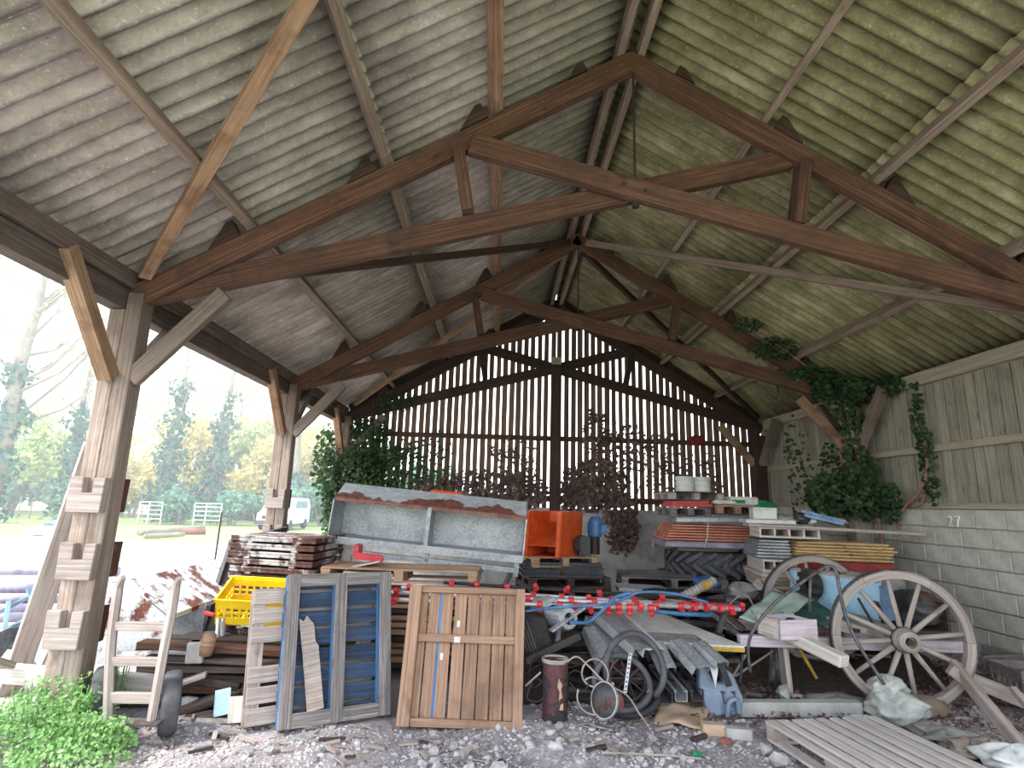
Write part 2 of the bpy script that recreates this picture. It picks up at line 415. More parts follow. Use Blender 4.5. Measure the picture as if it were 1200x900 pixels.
b = MB(); b.grid(lambda u, v: (-3.6 + 9.5 * u, -2.0 + 14.3 * v, floor_h(-3.6 + 9.5 * u, -2.0 + 14.3 * v)), 95, 143)
tag(b.build('floor', M['dirt'], smooth=True), 'bare dirt and gravel floor of the barn', kind='structure')
b = MB(); b.grid(lambda u, v: (-120 + 240 * u, -30 + 200 * v, -.09), 4, 4)
tag(b.build('ground_lawn', M['lawn']), 'pale green grass field beyond the yard', kind='structure')
def yard_edge(u, v):
    x = -3.3 - 40 * u; far = 20 + 3.0 * math.sin(u * 5) + 1.2 * math.sin(u * 23)
    return (x, -8 + (far + 8) * v, -.055)
b = MB(); b.grid(yard_edge, 40, 6)
tag(b.build('ground_yard', M['yard']), 'pale gravel track beside the barn', kind='structure')

# roof: every corrugated sheet is a piece of the ceiling
ceil_ = thing('ceiling', 'pitched roof underside of corrugated fibre cement sheets', None, (XC, 6, 6.1), kind='structure')
PITCH = .146; NC = 7; SW = PITCH * NC
def sheet_mesh(length):
    m = MB(); seg = 8; n = NC * seg + 5
    def fn(u, v):
        y = u * n / seg * PITCH
        return (v * length, y, .026 * math.cos(2 * math.pi * y / PITCH))
    m.grid(fn, n, 1, t=(0, 0, .007))
    return m
half = (XRGT + .3 - XC) * SL
lenA, lenB = 2.28 * SL + .12, half - 2.28 * SL + .05
for side, mk in ((-1, 'roof_left'), (1, 'roof_right')):
    for row, (d0, ln, lift) in enumerate(((.03, lenA, .018), (2.28 * SL - .02, lenB, 0.0))):
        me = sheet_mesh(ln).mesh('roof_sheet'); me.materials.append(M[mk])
        me.polygons.foreach_set('use_smooth', [True] * len(me.polygons))
        k = 0; y = YA
        while y < YB - .1:
            o = bpy.data.objects.new('roof_sheet', me); COL.objects.link(o); o.parent = ceil_
            c, s = 1 / SL, TAN / SL
            R = Matrix(((side * c, 0, side * s), (0, 1, 0), (-s, 0, c)))
            d = d0 / SL
            p = V((XC + side * d, y, zroof(XC + side * d) + .035 + lift + (.004 if k % 2 else -.002)))
            o.matrix_basis = Matrix.Translation(p - V(ceil_.location)) @ (R @ Euler((0, random.uniform(-.002, .002), 0)).to_matrix()).to_4x4()
            y += SW; k += 1
b = MB()
for side in (-1, 1):
    b.obox((XC, YA, zroof(XC) + .13), (side * .35, 0, -.35 * TAN), (0, YB - YA, 0), (0, 0, .012))
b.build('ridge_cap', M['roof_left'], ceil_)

# purlins, each a timber of its own
def purl(dx, w, h, label, mat):
    x = XC + dx; sg = 1 if dx > 0 else -1
    nrm = V((sg * TAN, 0, 1)).normalized() if abs(dx) > .3 else V((0, 0, 1))
    z0 = zc(x) + .1 * SL - (.0 if abs(dx) > .3 else .015)
    b = MB(); p = V((x, 0, z0)) + nrm * (h / 2 + .002)
    for ya, yb in ((YA, YT[1] - .18), (YT[1] - .18, YT[2] - .22), (YT[2] - .22, YB)):
        jit = random.uniform(-.008, .008)
        b.beam((p.x, ya, p.z + jit * .3), (p.x, yb - .002, p.z + jit * .3), w, h, up=nrm)
    tag(b.build('purlin', mat, bevel=.004), label, 'roof beam', None)
for dx, nm in ((-3.4, 'lowest'), (-2.25, 'middle'), (-1.25, 'upper')):
    purl(dx, .08, .15, {'lowest': 'grey purlin under the beige roof slope nearest the open eave', 'middle': 'grey purlin halfway up the beige roof slope', 'upper': 'broad brown purlin high on the beige roof slope below the ridge'}[nm], M['purlin'] if nm != 'upper' else M['brace'])
for dx, nm in ((3.4, 'lowest'), (2.25, 'middle'), (1.25, 'upper')):
    purl(dx, .07, .15, {'lowest': 'grey purlin under the mossy roof slope nearest the block wall', 'middle': 'grey purlin halfway up the green mossy roof slope', 'upper': 'thin grey purlin high on the green mossy roof slope below the ridge'}[nm], M['purlin'])
purl(-.10, .07, .155, 'ridge timber on the beige side of the dark ridge gap', M['purlin'])
purl(.10, .07, .155, 'ridge timber on the mossy side of the dark ridge gap', M['purlin'])

# roof trusses
def make_truss(y, label, mat, rod=True, near=-1):
    t = thing('roof_truss', label, 'roof truss', (XC, y, 3.4))
    for sg in (-1, 1):
        xe = XC + sg * 4.35
        b = MB(); b.beam((xe, y, zc(xe)), (XC - sg * .04, y, zc(XC) + (.0 if sg < 0 else .01)), .1, .2, up=(0, 0, 1))
        b.build('rafter', mat, t, bevel=.006)
        yo = y + (.05 if sg < 0 else -.055)
        b = MB(); b.beam((XC + sg * 4.25, yo + (0 if sg < 0 else 0), 3.40), (XC - sg * 1.5, yo, 4.96 - (0 if sg < 0 else .04)), .09, .2)
        b.build('scissor_tie', mat, t, bevel=.006)
        b = MB(); b.beam((XC + sg * 1.5, y - .0, 4.26), (XC + sg * 1.62, y, zc(XC + sg * 1.62) - .04), .11, .15, up=(0, 1, 0))
        b.build('strut', mat, t, bevel=.005)
        for dx in (.32, 1.25, 2.25, 3.4):
            x0 = XC + sg * (dx + .05); b = MB(); hh = .16 if dx > .5 else .1; ll = .3 if dx > .5 else .22
            ex = V((sg, 0, -TAN)).normalized(); nz = V((sg * TAN, 0, 1)).normalized()
            o = V((x0, y - .045, zc(x0))) + nz * .1
            b.prism([(0, 0), (ll, 0), (.06, hh), (0, hh)], o, ex, nz, (0, .09, 0))
            b.build('purlin_cleat', M['truss_dark'], t)
    if rod:
        b = MB(); b.cyl((XC + .02, y - .02, 4.40), (XC + .02, y - .02, 5.95), .011, 8); b.cyl((XC + .02, y - .02, 4.37), (XC + .02, y - .02, 4.41), .035, 8)
        b.build('king_rod', M['rod'], t)
        b = MB()
        for k in (-.1, .1):
            b = MB(); b.cyl((XC + k, y - .115, 4.53 - k * .3), (XC + k, y - .09, 4.53 - k * .3), .022, 6); b.build('bolt_head', M['rod'], t)
    return t
make_truss(YT[1], 'red-brown scissor truss nearest the open front with iron king rod', M['truss'])
make_truss(YT[2], 'scissor truss in the middle of the barn between near truss and slatted gable', M['truss'])
make_truss(YT[3] - .06, 'scissor truss standing against the slatted gable end', M['truss_dark'], rod=False)

def wind_brace(p, q, label, mat, w=.09, h=.06):
    p, q = V(p), V(q); b = MB()
    b.beam(p, q, w, h, up=(0, 0, 1)); tag(b.build('wind_brace', mat, bevel=.004), label, 'brace')
wind_brace((-3.08, 4.66, 3.52), (.95, .75, 5.82), 'long tan diagonal brace from the nearest post up to the ridge', M['brace'], .1, .075)
wind_brace((-3.1, 4.95, 3.52), (1.02, 8.5, 5.84), 'thin dark diagonal brace under the beige slope between the first two trusses', M['truss_dark'], .07, .09)
wind_brace((5.4, 4.95, 3.52), (1.3, 8.5, 5.84), 'thin brown diagonal brace under the mossy slope between the first two trusses', M['purlin'], .07, .09)
wind_brace((-3.0, 11.6, 3.6), (1.0, 8.75, 5.80), 'pale diagonal brace from the ivy corner up to the ridge', M['brace'], .08, .08)
wind_brace((5.35, 11.6, 3.58), (1.3, 8.75, 5.78), 'dark diagonal brace from the far block wall corner up to the ridge', M['truss_dark'], .08, .08)

# eave plates
t = thing('eave_beam', 'dark double timber eave plate above the open side posts', 'beam', (XLFT, 6, 3.23))
b = MB(); b.obox((XLFT - .1, YA, 3.41), (.13, 0, 0), (0, YB - YA - .3, 0), (0, 0, .15)); b.build('upper_board', M['eave'], t, bevel=.006)
b = MB(); b.obox((XLFT - .16, YA, 3.225), (.15, 0, 0), (0, YB - YA - .3, 0), (0, 0, .18)); b.build('lower_plate', M['eave'], t, bevel=.006)
b = MB(); b.obox((XLFT - .34, YA, 3.46), (.03, 0, 0), (0, YB - YA - .3, 0), (0, 0, .2)); b.build('outer_board', M['eave'], t)
t = thing('eave_beam', 'pale timber eave plate along the top of the boarded block wall', 'beam', (XRGT, 6, 3.38))
b = MB(); b.obox((XRGT - .03, YA, 3.38), (.14, 0, 0), (0, YB - YA - .2, 0), (0, 0, .17)); b.build('upper_board', M['rail'], t, bevel=.006)

# posts
def make_post(x, y, side, label, blocks=True, mat='post', along=(-1, 1), inner=True, slim=False):
    """side: direction from the wall into the barn"""
    t = thing('timber_post', label, 'post', (x, y, 0))
    for k in (-1, 1):
        b = MB(); b.obox((x + k * .066 - .064, y - .085, -.03), (.128, 0, 0), (0, .17, 0), (0, 0, 3.252 if k * side < 0 else 3.40)); b.build('shaft', M[mat], t, bevel=.008)
    if blocks:
        for z in (1.54, 1.04, .55):
            for sy in (-1, 1):
                j = random.uniform(-.015, .015); y0 = y + sy * .086
                b = MB(); b.prism([(-.135, 0), (.125, 0), (.135, .27), (.045, .265), (.045, .15), (-.03, .15), (-.035, .27), (-.14, .275)], (x + j, y0, z), (1, 0, 0), (0, 0, 1), (0, sy * .075, 0))
                o = b.build('packing_block', M['grey_wood' if sy < 0 else 'truss'], t, bevel=.005)
    # knee braces
    for sy in along:
        b = MB(); b.beam((x - side * .02, y + sy * .11, 2.62), (x - side * .0, y + sy * .82, 3.44), .12, .12, up=(1, 0, 0))
        b.build('knee_brace', M['brace' if (sy < 0 and side > 0) else 'post'], t, bevel=.006)
    if inner:
        b = MB(); b.beam((x + side * .12, y - .04, 2.62), (x + side * .80, y - .04, 3.40), .07, .15, up=(0, 0, 1))
        b.build('knee_brace', M['post' if side > 0 else 'brace'], t, bevel=.006)
    return t
make_post(XLFT, YT[1], 1, 'nearest weathered post on the open side with notched packing blocks')
make_post(XLFT, YT[2], 1, 'second weathered post on the open side beyond the rusty tray stack')
make_post(XLFT, YT[3] - .12, 1, 'ivy-covered corner post where the open side meets the slatted gable', blocks=False, along=(-1,), inner=True)
make_post(XRGT - .16, YT[2], -1, 'ivy-wrapped post against the block wall', blocks=False, mat='board')
make_post(XRGT - .16, YT[3] - .12, -1, 'plain corner post between slatted gable and boarded wall', blocks=False, mat='truss_dark', along=(-1,), inner=True)

# gable end: spaced slats on a concrete plinth
wb = thing('wall_back', 'slatted gable end wall with white daylight between its boards', None, (XC, YT[3] + .1, 0), kind='structure')
b = MB(); b.obox((XLFT - .1, 11.93, -.05), (8.95, 0, 0), (0, .22, 0), (0, 0, 1.68)); b.build('plinth', M['concrete'], wb)
n = 60; pitch = 8.75 / n
for i in range(n):
    x = XLFT + pitch * (i + .5); w = pitch - random.uniform(.03, .048)
    if x > 3.6: w = pitch - random.uniform(.022, .036)
    if 2.4 < x < 3.0 : w = pitch - random.uniform(.045, .06)
    h = zroof(x) - .06; z0 = 1.5 - random.uniform(0, .05)
    b = MB(); b.obox((x - w / 2 + random.uniform(-.008, .008), 11.96 + random.uniform(0, .008), z0), (w, 0, 0), (0, .022, 0), (random.uniform(-.012, .012), 0, h - z0))
    b.build('slat', M['slat'], wb)
for z, h, x0, x1 in ((3.0, .1, XLFT, XRGT), (1.75, .12, XLFT, XRGT)):
    b = MB(); b.obox((x0, 11.895, z), (x1 - x0, 0, 0), (0, .06, 0), (0, 0, h)); b.build('cross_rail', M['truss'], wb)
b = MB()
for sg in (-1, 1): b.beam((XC + sg * 4.3, 11.92, zroof(XC + sg * 4.3) - .13), (XC, 11.92, zroof(XC) - .13), .05, .24)
b.build('barge_board', M['truss_dark'], wb)
t = thing('timber_post', 'centre post of the slatted gable topped with a pale block', 'post', (XC, 11.76, 0))
b = MB(); b.obox((XC - .1, 11.68, -.03), (.2, 0, 0), (0, .13, 0), (0, 0, 4.6)); b.build('shaft', M['truss_dark'], t, bevel=.006)
b = MB(); b.obox((XC - .1, 11.68, 4.6), (.2, 0, 0), (0, .13, 0), (0, 0, .16)); b.build('top_block', M['rail'], t)

# block wall with boards above
wr = thing('wall_right', 'grey block wall below with vertical weathered boards above', None, (XRGT, 6, 0), kind='structure')
b = MB(); b.obox((XRGT + .052, YA, -.05), (.16, 0, 0), (0, YB - YA, 0), (0, 0, 1.832)); b.build('mortar_core', M['mortar'], wr)
CH = .222; BL = .42
proto = []
for k in range(6):
    b = MB(); e = .008
    b.obox((0, .005, .005), (.06, 0, 0), (0, BL - .010 + random.uniform(-.002, .002), 0), (0, 0, CH - .010)); me = b.mesh('block'); me.materials.append(M['block']); proto.append(me)
for c in range(8):
    y = .6 + (c % 2) * BL / 2
    while y < 11.7:
        o = bpy.data.objects.new('block', random.choice(proto)); COL.objects.link(o); o.parent = wr
        o.location = V((XRGT + random.uniform(-.006, .004), y, c * CH)) - V(wr.location); y += BL
        bv = o.modifiers.new('bevel', 'BEVEL'); bv.width = .008; bv.segments = 1
b = MB(); b.obox((XRGT - .02, YA, 1.777), (.16, 0, 0), (0, YB - YA - .3, 0), (0, 0, .075)); b.build('cap_plank', M['rail'], wr, bevel=.005)
y = YA + .05
while y < 11.75:
    w = random.uniform(.135, .155); b = MB()
    b.obox((XRGT + .05 + random.uniform(-.004, .004), y, 1.845), (.02, 0, 0), (0, w, 0), (0, 0, 1.62)); b.build('board', M['board'], wr); y += w + random.uniform(.012, .022)
b = MB(); b.obox((XRGT + .085, YA, 1.8), (.02, 0, 0), (0, YB - YA, 0), (0, 0, 1.8)); b.build('backing_felt', M['truss_dark'], wr)
b = MB(); b.obox((XRGT - .01, YA, 2.49), (.06, 0, 0), (0, YB - YA - .3, 0), (0, 0, .09)); b.build('rail', M['rail'], wr, bevel=.005)
b = MB(); cx = XRGT - .004
cy, cz = (5.54,6.97,1.63)[1:]
b.tube([(cx, cy + .10, cz + .045), (cx, cy + .085, cz + .06), (cx, cy + .06, cz + .058), (cx, cy + .045, cz + .035), (cx, cy + .065, cz), (cx, cy + .1, cz - .055), (cx, cy + .035, cz - .055)], .008, 5)
b.tube([(cx, cy - .0, cz + .058), (cx, cy - .075, cz + .058), (cx, cy - .045, cz), (cx, cy - .03, cz - .06)], .008, 5)
b.build('chalk_numeral', paint('white_chalk', (250, 250, 248), rough=1), wr)

# ---------------------------------------------------------------- yard things: builders
def unit(v): return V(v).normalized()
def pallet(o, u, v, n, W, L, nd, label, mats, group=None, name='pallet', gap_jit=.0, missing=(), nbase=True, fill=.84):
    """wooden pallet: o corner, u across (boards run along u), v along, n from base to deck"""
    o, u, v, n = V(o), unit(u), unit(v), unit(n); dk, st, bs = mats
    t = thing(name, label, 'pallet', o, 0, group)
    bw = .1
    for a in (0, (W - bw) / 2, W - bw):
        b = MB(); b.obox(o + u * a, u * bw, v * L, n * .02); b.build('base_board', bs, t, bevel=.003)
        for c in (0, (L - .12) / 2, L - .12):
            b = MB(); b.obox(o + u * (a + .005) + v * c + n * .02, u * (bw - .01), v * .12, n * .078); b.build('block', st, t)
        b = MB(); b.obox(o + u * a + n * .098, u * bw, v * L, n * .02); b.build('stringer_board', st, t)
    if nbase:
        for c in (0, L - bw):
            b = MB(); b.obox(o + u * bw + v * c + n * .001, u * (W - 2 * bw), v * bw, n * .02); b.build('base_board', bs, t, bevel=.003)
    w = L / nd * fill
    for k in range(nd):
        if k in missing: continue
        c = (L - w) * k / (nd - 1) + random.uniform(-gap_jit, gap_jit)
        b = MB(); b.obox(o + v * c + n * .118 + u * random.uniform(-.006, .006), u * W, v * w, n * .02); b.build('deck_board', dk, t, bevel=.003)
    return t

def flat_pallet(c, W, L, z, rz, label, mats, group=None, nd=7):
    R = Matrix.Rotation(rz, 3, 'Z'); u, v = R @ V((1, 0, 0)), R @ V((0, 1, 0)); c = V((c[0], c[1], z))
    return pallet(c - u * W / 2 - v * L / 2, u, v, (0, 0, 1), W, L, nd, label, mats, group)

def plank(p, q, w, h, mat, label, cat='plank', name='plank', group=None, up=(0, 0, 1), bevel=.004):
    b = MB(); b.beam(p, q, w, h, up=up); return tag(b.build(name, mat, bevel=bevel), label, cat, group)

# ---------------------------------------------------------------- front row: pallets and slatted panel
BLc, BRc = V((-1.58,4.70,0.00)), V((-0.80,5.09,0.00))
u = unit((BRc - BLc).xy.to_3d()); nb = V((-u.y, u.x, 0)); lean = math.radians(13)
v = V((0, 0, math.cos(lean))) + nb * math.sin(lean); n = nb * math.cos(lean) - V((0, 0, math.sin(lean)))
bp = pallet(BLc, u, v, n, .86, 1.11, 8, 'blue painted pallet leaning upright, its dirty grey skids towards the yard', (M['blue_wood'], M['blue_bright'], M['dirty_wood']))
p0 = BLc + u * .27 + v * .10 - n * .005; p1 = BLc + u * .17 + v * .78 + n * .06
b = MB(); a = unit(p1 - p0); s = u - a * u.dot(a); s.normalize()
b.prism([(-.06, 0), (.065, 0), (.075, .45), (.055, .5), (.06, .62), (.01, .7), (-.02, .66), (-.05, .69)], p0 + n * .02, s, a, n * .022)
tag(b.build('broken_board', M['grey_wood'], bevel=.003), 'short broken grey board leaning inside the blue pallet', 'board')

g0 = V((-1.85,4.75,0.00)) + V((0, .0, 0)); ug = unit((.86, .51, 0)); nbg = V((-ug.y, ug.x, 0)); lg = math.radians(11)
vg = V((0, 0, math.cos(lg))) + nbg * math.sin(lg); ng = -(nbg * math.cos(lg) - V((0, 0, math.sin(lg))))
pallet(g0 - ng * .14, ug, vg, ng, .98, .98, 7, 'grey weathered pallet leaning half hidden behind the blue pallet', (M['grey_wood'], M['grey_wood'], M['grey_wood']), missing=(3,))

P0, P1 = V((-0.73,4.84,-0.00)), V((0.24,4.79,0.00)); P1.z = P0.z = 0.0
u = unit(P1 - P0); W = (P1 - P0).length; nb = V((-u.y, u.x, 0)); lean = math.radians(14)
v = V((0, 0, math.cos(lean))) + nb * math.sin(lean); n = nb * math.cos(lean) - V((0, 0, math.sin(lean))); Hh = 1.03
t = thing('slatted_panel', 'large brown wooden lid of vertical planks standing upright beside the blue pallet', 'panel', P0)
np_ = 8; x = .05; pw = (W - .1) / np_
for k in range(np_):
    b = MB(); b.obox(P0 + u * (.05 + k * pw + .006) + n * .07 + v * .03, u * (pw - (.02 if k in (1, 2) else .011)), v * (Hh - .05), n * .02)
    b.build('plank', M['crate_wood'], t, bevel=.003)
for nm, a0, a1, c0, c1, d0, d1 in (('stile', 0, .1, 0, Hh, -.0, .068), ('stile', W - .075, W, 0, Hh, .02, .068), ('top_rail', .1, W - .075, Hh - .05, Hh, .02, .068), ('bottom_rail', .1, W - .075, 0, .06, .02, .068), ('middle_batten', .1, W - .075, .6, .66, .03, .068)):
    b = MB(); b.obox(P0 + u * a0 + v * c0 + n * d0, u * (a1 - a0), v * (c1 - c0), n * (d1 - d0)); b.build(nm, M['crate_wood'], t, bevel=.004)
b = MB(); b.obox(P0 + u * (.05 + 2 * pw - .016) + v * .05 + n * .075, u * .022, v * (Hh - .1), n * .012); tag(b.build('blue_strip', M['blue_bright'], t), 'blue strip between two planks')
b = MB(); b.obox(P0 + u * .40 + v * .60 + n * .024, u * .05, v * .045, n * .004); tag(b.build('paper_scrap', paint('white_paper', (225, 220, 214)), t), 'small white paper scrap')
for aa, cc in ((.41, .72), (.29, .47)):
    b = MB(); b.obox(P0 + u * aa + v * cc + n * .066, u * .025, v * .05, n * .004); b.build('paper_scrap', bpy.data.materials['white_paper'], t)

# ---------------------------------------------------------------- sack truck
tr = thing('sack_truck', 'old grey wooden sack truck with two curved handles beside the nearest post', 'sack truck', (-2.7, 4.5, 0))
A, B_ = (-2.66,4.42,0.16), (-2.36,4.42,0.14)
L_ = curve_pts([A, (-2.75,4.47,0.62), (-2.78,4.50,0.91), (-2.80,4.53,1.02), (-2.74,4.47,1.09)], 4)
R_ = curve_pts([B_, (-2.37,4.47,0.58), (-2.37,4.50,0.82), (-2.38,4.53,1.01), (-2.34,4.48,1.09)], 4)
for S_ in (L_, R_):
    b = MB(); b.tube(S_, [.034] * (len(S_) - 5) + [.031, .028, .025, .022, .018], 6); b.build('shaft', M['grey_wood'], tr, bevel=0)
for ya, h in ((735, .06), (776, .06), (817, .07)):
    f = lambda S_, py: min(S_, key=lambda q: abs(q.z - py))
    z = {735: V((-2.56,4.47,0.75)).z, 776: V((-2.55,4.46,0.52)).z, 817: V((-2.53,4.44,0.29)).z}[ya]
    def at(S_):
        for i in range(len(S_) - 1):
            if S_[i].z <= z <= S_[i + 1].z: return lerp(S_[i], S_[i + 1], (z - S_[i].z) / (S_[i + 1].z - S_[i].z))
        return S_[0]
    b = MB(); b.beam(at(L_), at(R_), .035, h); b.build('crossbar', M['grey_wood'], tr, bevel=.004)
b = MB(); b.obox(V(A) + V((.02, -.08, -.02)), (.36, 0, 0), (0, .1, .01), (0, 0, .012)); b.build('toe_plate', M['iron'], tr)
b = MB(); b.tube([V(R_[5]) + V((0, 0, .02)), V(R_[5]) + V((.0, .0, .0))], .042, 8); 
M['rubber'] = paint('grey_rubber', (92, 92, 96), (66, 66, 70), rough=.85)
M['black_rubber'] = paint('black_rubber', (46, 46, 50), (30, 30, 33), rough=.7)
def wheel_tyre(c, axis, R, w, parent, mat):
    b = MB(); prof = [(R - .09, -w * .35), (R - .03, -w / 2), (R - .008, -w * .4), (R, -w * .15), (R, w * .15), (R - .008, w * .4), (R - .03, w / 2), (R - .09, w * .35)]
    b.lathe(prof, c, axis, 28, close=True); o = b.build('tyre', mat, parent, smooth=True)
    b = MB(); b.lathe([(.001, -w * .2), (R - .09, -w * .3), (R - .09, w * .3), (.001, w * .2)], c, axis, 20); b.cyl(V(c) - unit(axis) * w * .6, V(c) + unit(axis) * w * .6, .03, 10); b.build('hub', M['iron'], o)
ax = unit((.88, .47, 0)); wc1 = V((-2.35,4.62,0.24)); wc1.z = .205; wc2 = V((-2.91,4.70,0.23)); wc2.z = .205
for wc in (wc1, wc2): wheel_tyre(wc, ax, .215, .12, tr, M['rubber'])
b = MB(); b.cyl(wc1, wc2, .016, 8); b.build('axle', M['iron'], tr)

# ---------------------------------------------------------------- timbers leaning on and lying by the nearest post
plank((-4.23,5.55,-0.09), (-3.49,5.02,2.10), .17, .09, M['grey_wood'], 'thick silver-grey timber leaning against the nearest post', 'timber', 'leaning_timber', up=(1, -1, .2))
plank((-3.76,5.25,0.09), (-3.37,5.04,1.09), .05, .05, M['grey_wood'], 'thin round-edged grey pole leaning between post and thick timber', 'pole', 'leaning_pole')
plank((-3.71,5.32,0.11), (-3.37,5.08,1.15), .12, .035, M['dark_wood'], 'dark rough bark-edged board leaning behind the nearest post', 'board', 'leaning_board', up=(1, -1, 0))
plank((-3.93,5.38,0.05), (-3.58,5.25,0.88), .03, .03, M['pale_wood'], 'narrow pale lath leaning next to the grey pole', 'lath', 'leaning_lath')
plank((-4.20,5.02,0.28), (-2.64,5.06,0.19), .1, .13, M['pale_wood'], 'pale squared timber lying level behind the green weeds', 'timber', 'squared_timber')
plank((-3.81,4.75,0.43), (-3.82,4.95,0.34), .12, .05, M['grey_wood'], 'short grey board end on the pale squared timber at the edge of the open side', 'board', 'board_offcut')
for k, (x, pz) in enumerate(((.06, .38), (-1.1, .33), (1.2, .30))):
    c = lerp((-4.20,5.02,0.28), (-2.64,5.06,0.19), .5); d = unit(V((-2.64,5.06,0.19)) - V((-4.20,5.02,0.28)))
    q = c + d * x * .8; b = MB(); b.stone((q.x, q.y + .02, (q.z - .065) / 2 - .01), (q.z - .05) * .62, .95)
    tag(b.build('rubble_block', M['concrete']), 'concrete lump propping up the pale squared timber behind the weeds', 'rubble', 'lumps under the squared timber')
# tubes and steel outside
M['tube'] = paint('mauve_plastic_tube', (150, 142, 160), (112, 106, 126), rough=.45)
for k, (p, q, r) in enumerate((((-8.48,9.45,0.45), (-6.12,8.35,0.45), .07), ((-7.72,8.68,0.30), (-6.35,8.74,0.30), .07), ((-7.50,8.46,0.19), (-6.13,8.45,0.19), .06), ((-7.36,8.34,0.07), (-6.30,8.61,0.07), .07), ((-6.88,7.83,0.07), (-6.03,8.15,0.07), .06))):
    p, q = V(p), V(q); q.y = p.y + .3; b = MB(); b.tube([p, q], r, 12)
    for s_ in (.0, 1.0): 
        c = lerp(p, q, s_); d = unit(q - p); b.tube([c - d * .05, c + d * .05], r * 1.15, 12)
    tag(b.build('plastic_tube', M['tube'], smooth=True), ['uppermost mauve tube lying in the yard left of the nearest post', 'second mauve tube from the top in the yard stack', 'third mauve tube from the top in the yard stack', 'fourth mauve tube from the top in the yard stack', 'lowest mauve tube lying on the yard gravel'][k], 'pipe', 'plastic tubes stacked in the yard')
M['bluegreen'] = paint('blue_grey_steel_paint', (120, 146, 160), (88, 108, 120), rough=.5, chip=(110, 90, 80), chip_amt=.36)
t = thing('steel_trestle', 'blue-grey steel frame bars lying in the yard beside the leaning timbers', 'trestle', (-5.0, 6.0, 0))
for p, q, w, h in (((-4.90,6.00,0.22), (-4.66,6.30,0.44), .06, .09), ((-5.04,6.20,0.45), (-4.76,6.35,0.65), .04, .04), ((-4.82,6.35,0.70), (-4.65,6.30,0.49), .1, .02), ((-4.79,5.90,0.11), (-4.52,6.10,0.34), .05, .12), ((-4.63,5.90,0.17), (-4.90,6.20,0.59), .04, .04)):
    b = MB(); b.beam(p, q, w, h); b.build('bar', M['bluegreen'], t, bevel=.003)
b = MB(); b.lathe([(.02, -.03), (.16, -.03), (.16, .03), (.02, .03)], (-4.41,5.70,0.30), (.7, -.7, .1), 20); tag(b.build('rusty_disc', M['iron']), 'dark rusty disc standing below the blue-grey steel frame', 'disc')
b = MB(); b.stone((-4.25,5.60,0.15), .2, .8); tag(b.build('rubble_block', M['concrete']), 'brown stone under the blue-grey steel frame', 'stone')
b = MB(); b.cyl(V((-4.52,6.10,0.34)) * 1, V((-4.52,6.10,0.34)) + V((0, 0, -.45)), .03); b.build('prop', M['bluegreen'], t)

# ---------------------------------------------------------------- feed troughs
def trough(o, u, up, n, L, hh, dep, hood, label, mats, nparts=1, legs=(), lip=True):
    """open-fronted sheet steel trough: o lower front corner, u along, up, n towards the back"""
    o, u, up, n = V(o), unit(u), unit(up), unit(n); wall, hm, em = mats
    t = thing('feed_trough', label, 'feed trough', o)
    th = .012
    for nm, po, ex, ey, mt in (('back_sheet', o + n * dep + up * .02, u * L, up * hh, wall), ('bottom_sheet', o, u * L, n * dep, wall)):
        b = MB(); b.obox(po, ex, ey, unit(ex.cross(ey)) * th); b.build(nm, mt, t)
    f = o + up * hh + n * .03; bk = o + up * (hh + hood) + n * (dep * .75)
    b = MB(); b.obox(f, u * L, bk - f, up * th); b.obox(f - up * .03, u * L, n * .012, up * .035); ho = b.build('hood', hm, t)
    at_ = ho.data.attributes.new('edge', 'FLOAT', 'POINT')
    for i_, p_ in enumerate(b.v): at_.data[i_].value = max(0.0, (p_ - f).dot(unit(bk - f)) / (bk - f).length)
    b = MB(); b.obox(bk, u * L, n * .12 - up * .02, up * th); b.build('hood_rim', wall, t)
    poly = [(0, -.02), (dep + .02, -.02), (dep + .03, hh + .0), (dep * .78 + .03, hh + hood + .02), (.02, hh - .02), (-.01, .1)]
    for k in range(2):
        b = MB(); b.prism(poly, o + u * (L * k - (0 if k else .012)), n, up, u * .014); b.build('end_plate', em, t)
    for k in range(nparts):
        b = MB(); x = L * (k + 1) / (nparts + 1)
        b.prism([(0, 0), (dep, 0), (dep, hh), (.03, hh), (.0, hh * .8)], o + u * x, n, up, u * .012); b.obox(o + u * (x - .02) - n * .005, u * .045, up * hh, n * .012); b.build('divider', wall, t)
    if lip:
        b = MB(); b.obox(o - n * .012 - up * .035, u * L, n * .012, up * .085); b.obox(o - up * .035, u * L, n * .05, up * .012); b.build('front_lip', wall, t)
    return t
def hood_paint():
    t = NT('hood_sheet_rusted_along_the_rim'); uv = t.coords('UV'); ob = t.coords('Object'); sp = t.new('ShaderNodeSeparateXYZ'); t.link(ob, sp.inputs[0])
    n = t.noise(ob, 1.7, 6, .62); n2 = t.noise(ob, 12, 4, .7)
    d = t.new('ShaderNodeAttribute', attribute_name='edge')
    m = t.ramp(t.math('SUBTRACT', t.math('ADD', t.math('MULTIPLY', n, 2.5), -.66), d.outputs['Fac']), [(.28, (0, 0, 0, 1)), (.33, (1, 1, 1, 1))])
    base = t.ramp(n2, [(.3, s2l((156, 162, 168))), (.7, s2l((206, 210, 214)))]); rust = t.ramp(n2, [(.35, s2l((92, 56, 50))), (.65, s2l((142, 96, 84)))])
    t.link(t.mix(m, base, rust), t.b.inputs['Base Color']); t.b.inputs['Roughness'].default_value = .6; t.b.inputs['Metallic'].default_value = .1; return t.m
M['hood'] = hood_paint()
o0, o1 = V((-1.96,6.90,1.23)), V((0.30,6.85,1.06)); u = unit(o1 - o0); up = unit(V((0, -.06, 1)) - u * V((0, -.06, 1)).dot(u)); n = up.cross(u)
if n.y < 0: n = -n
TL = (o1 - o0).length
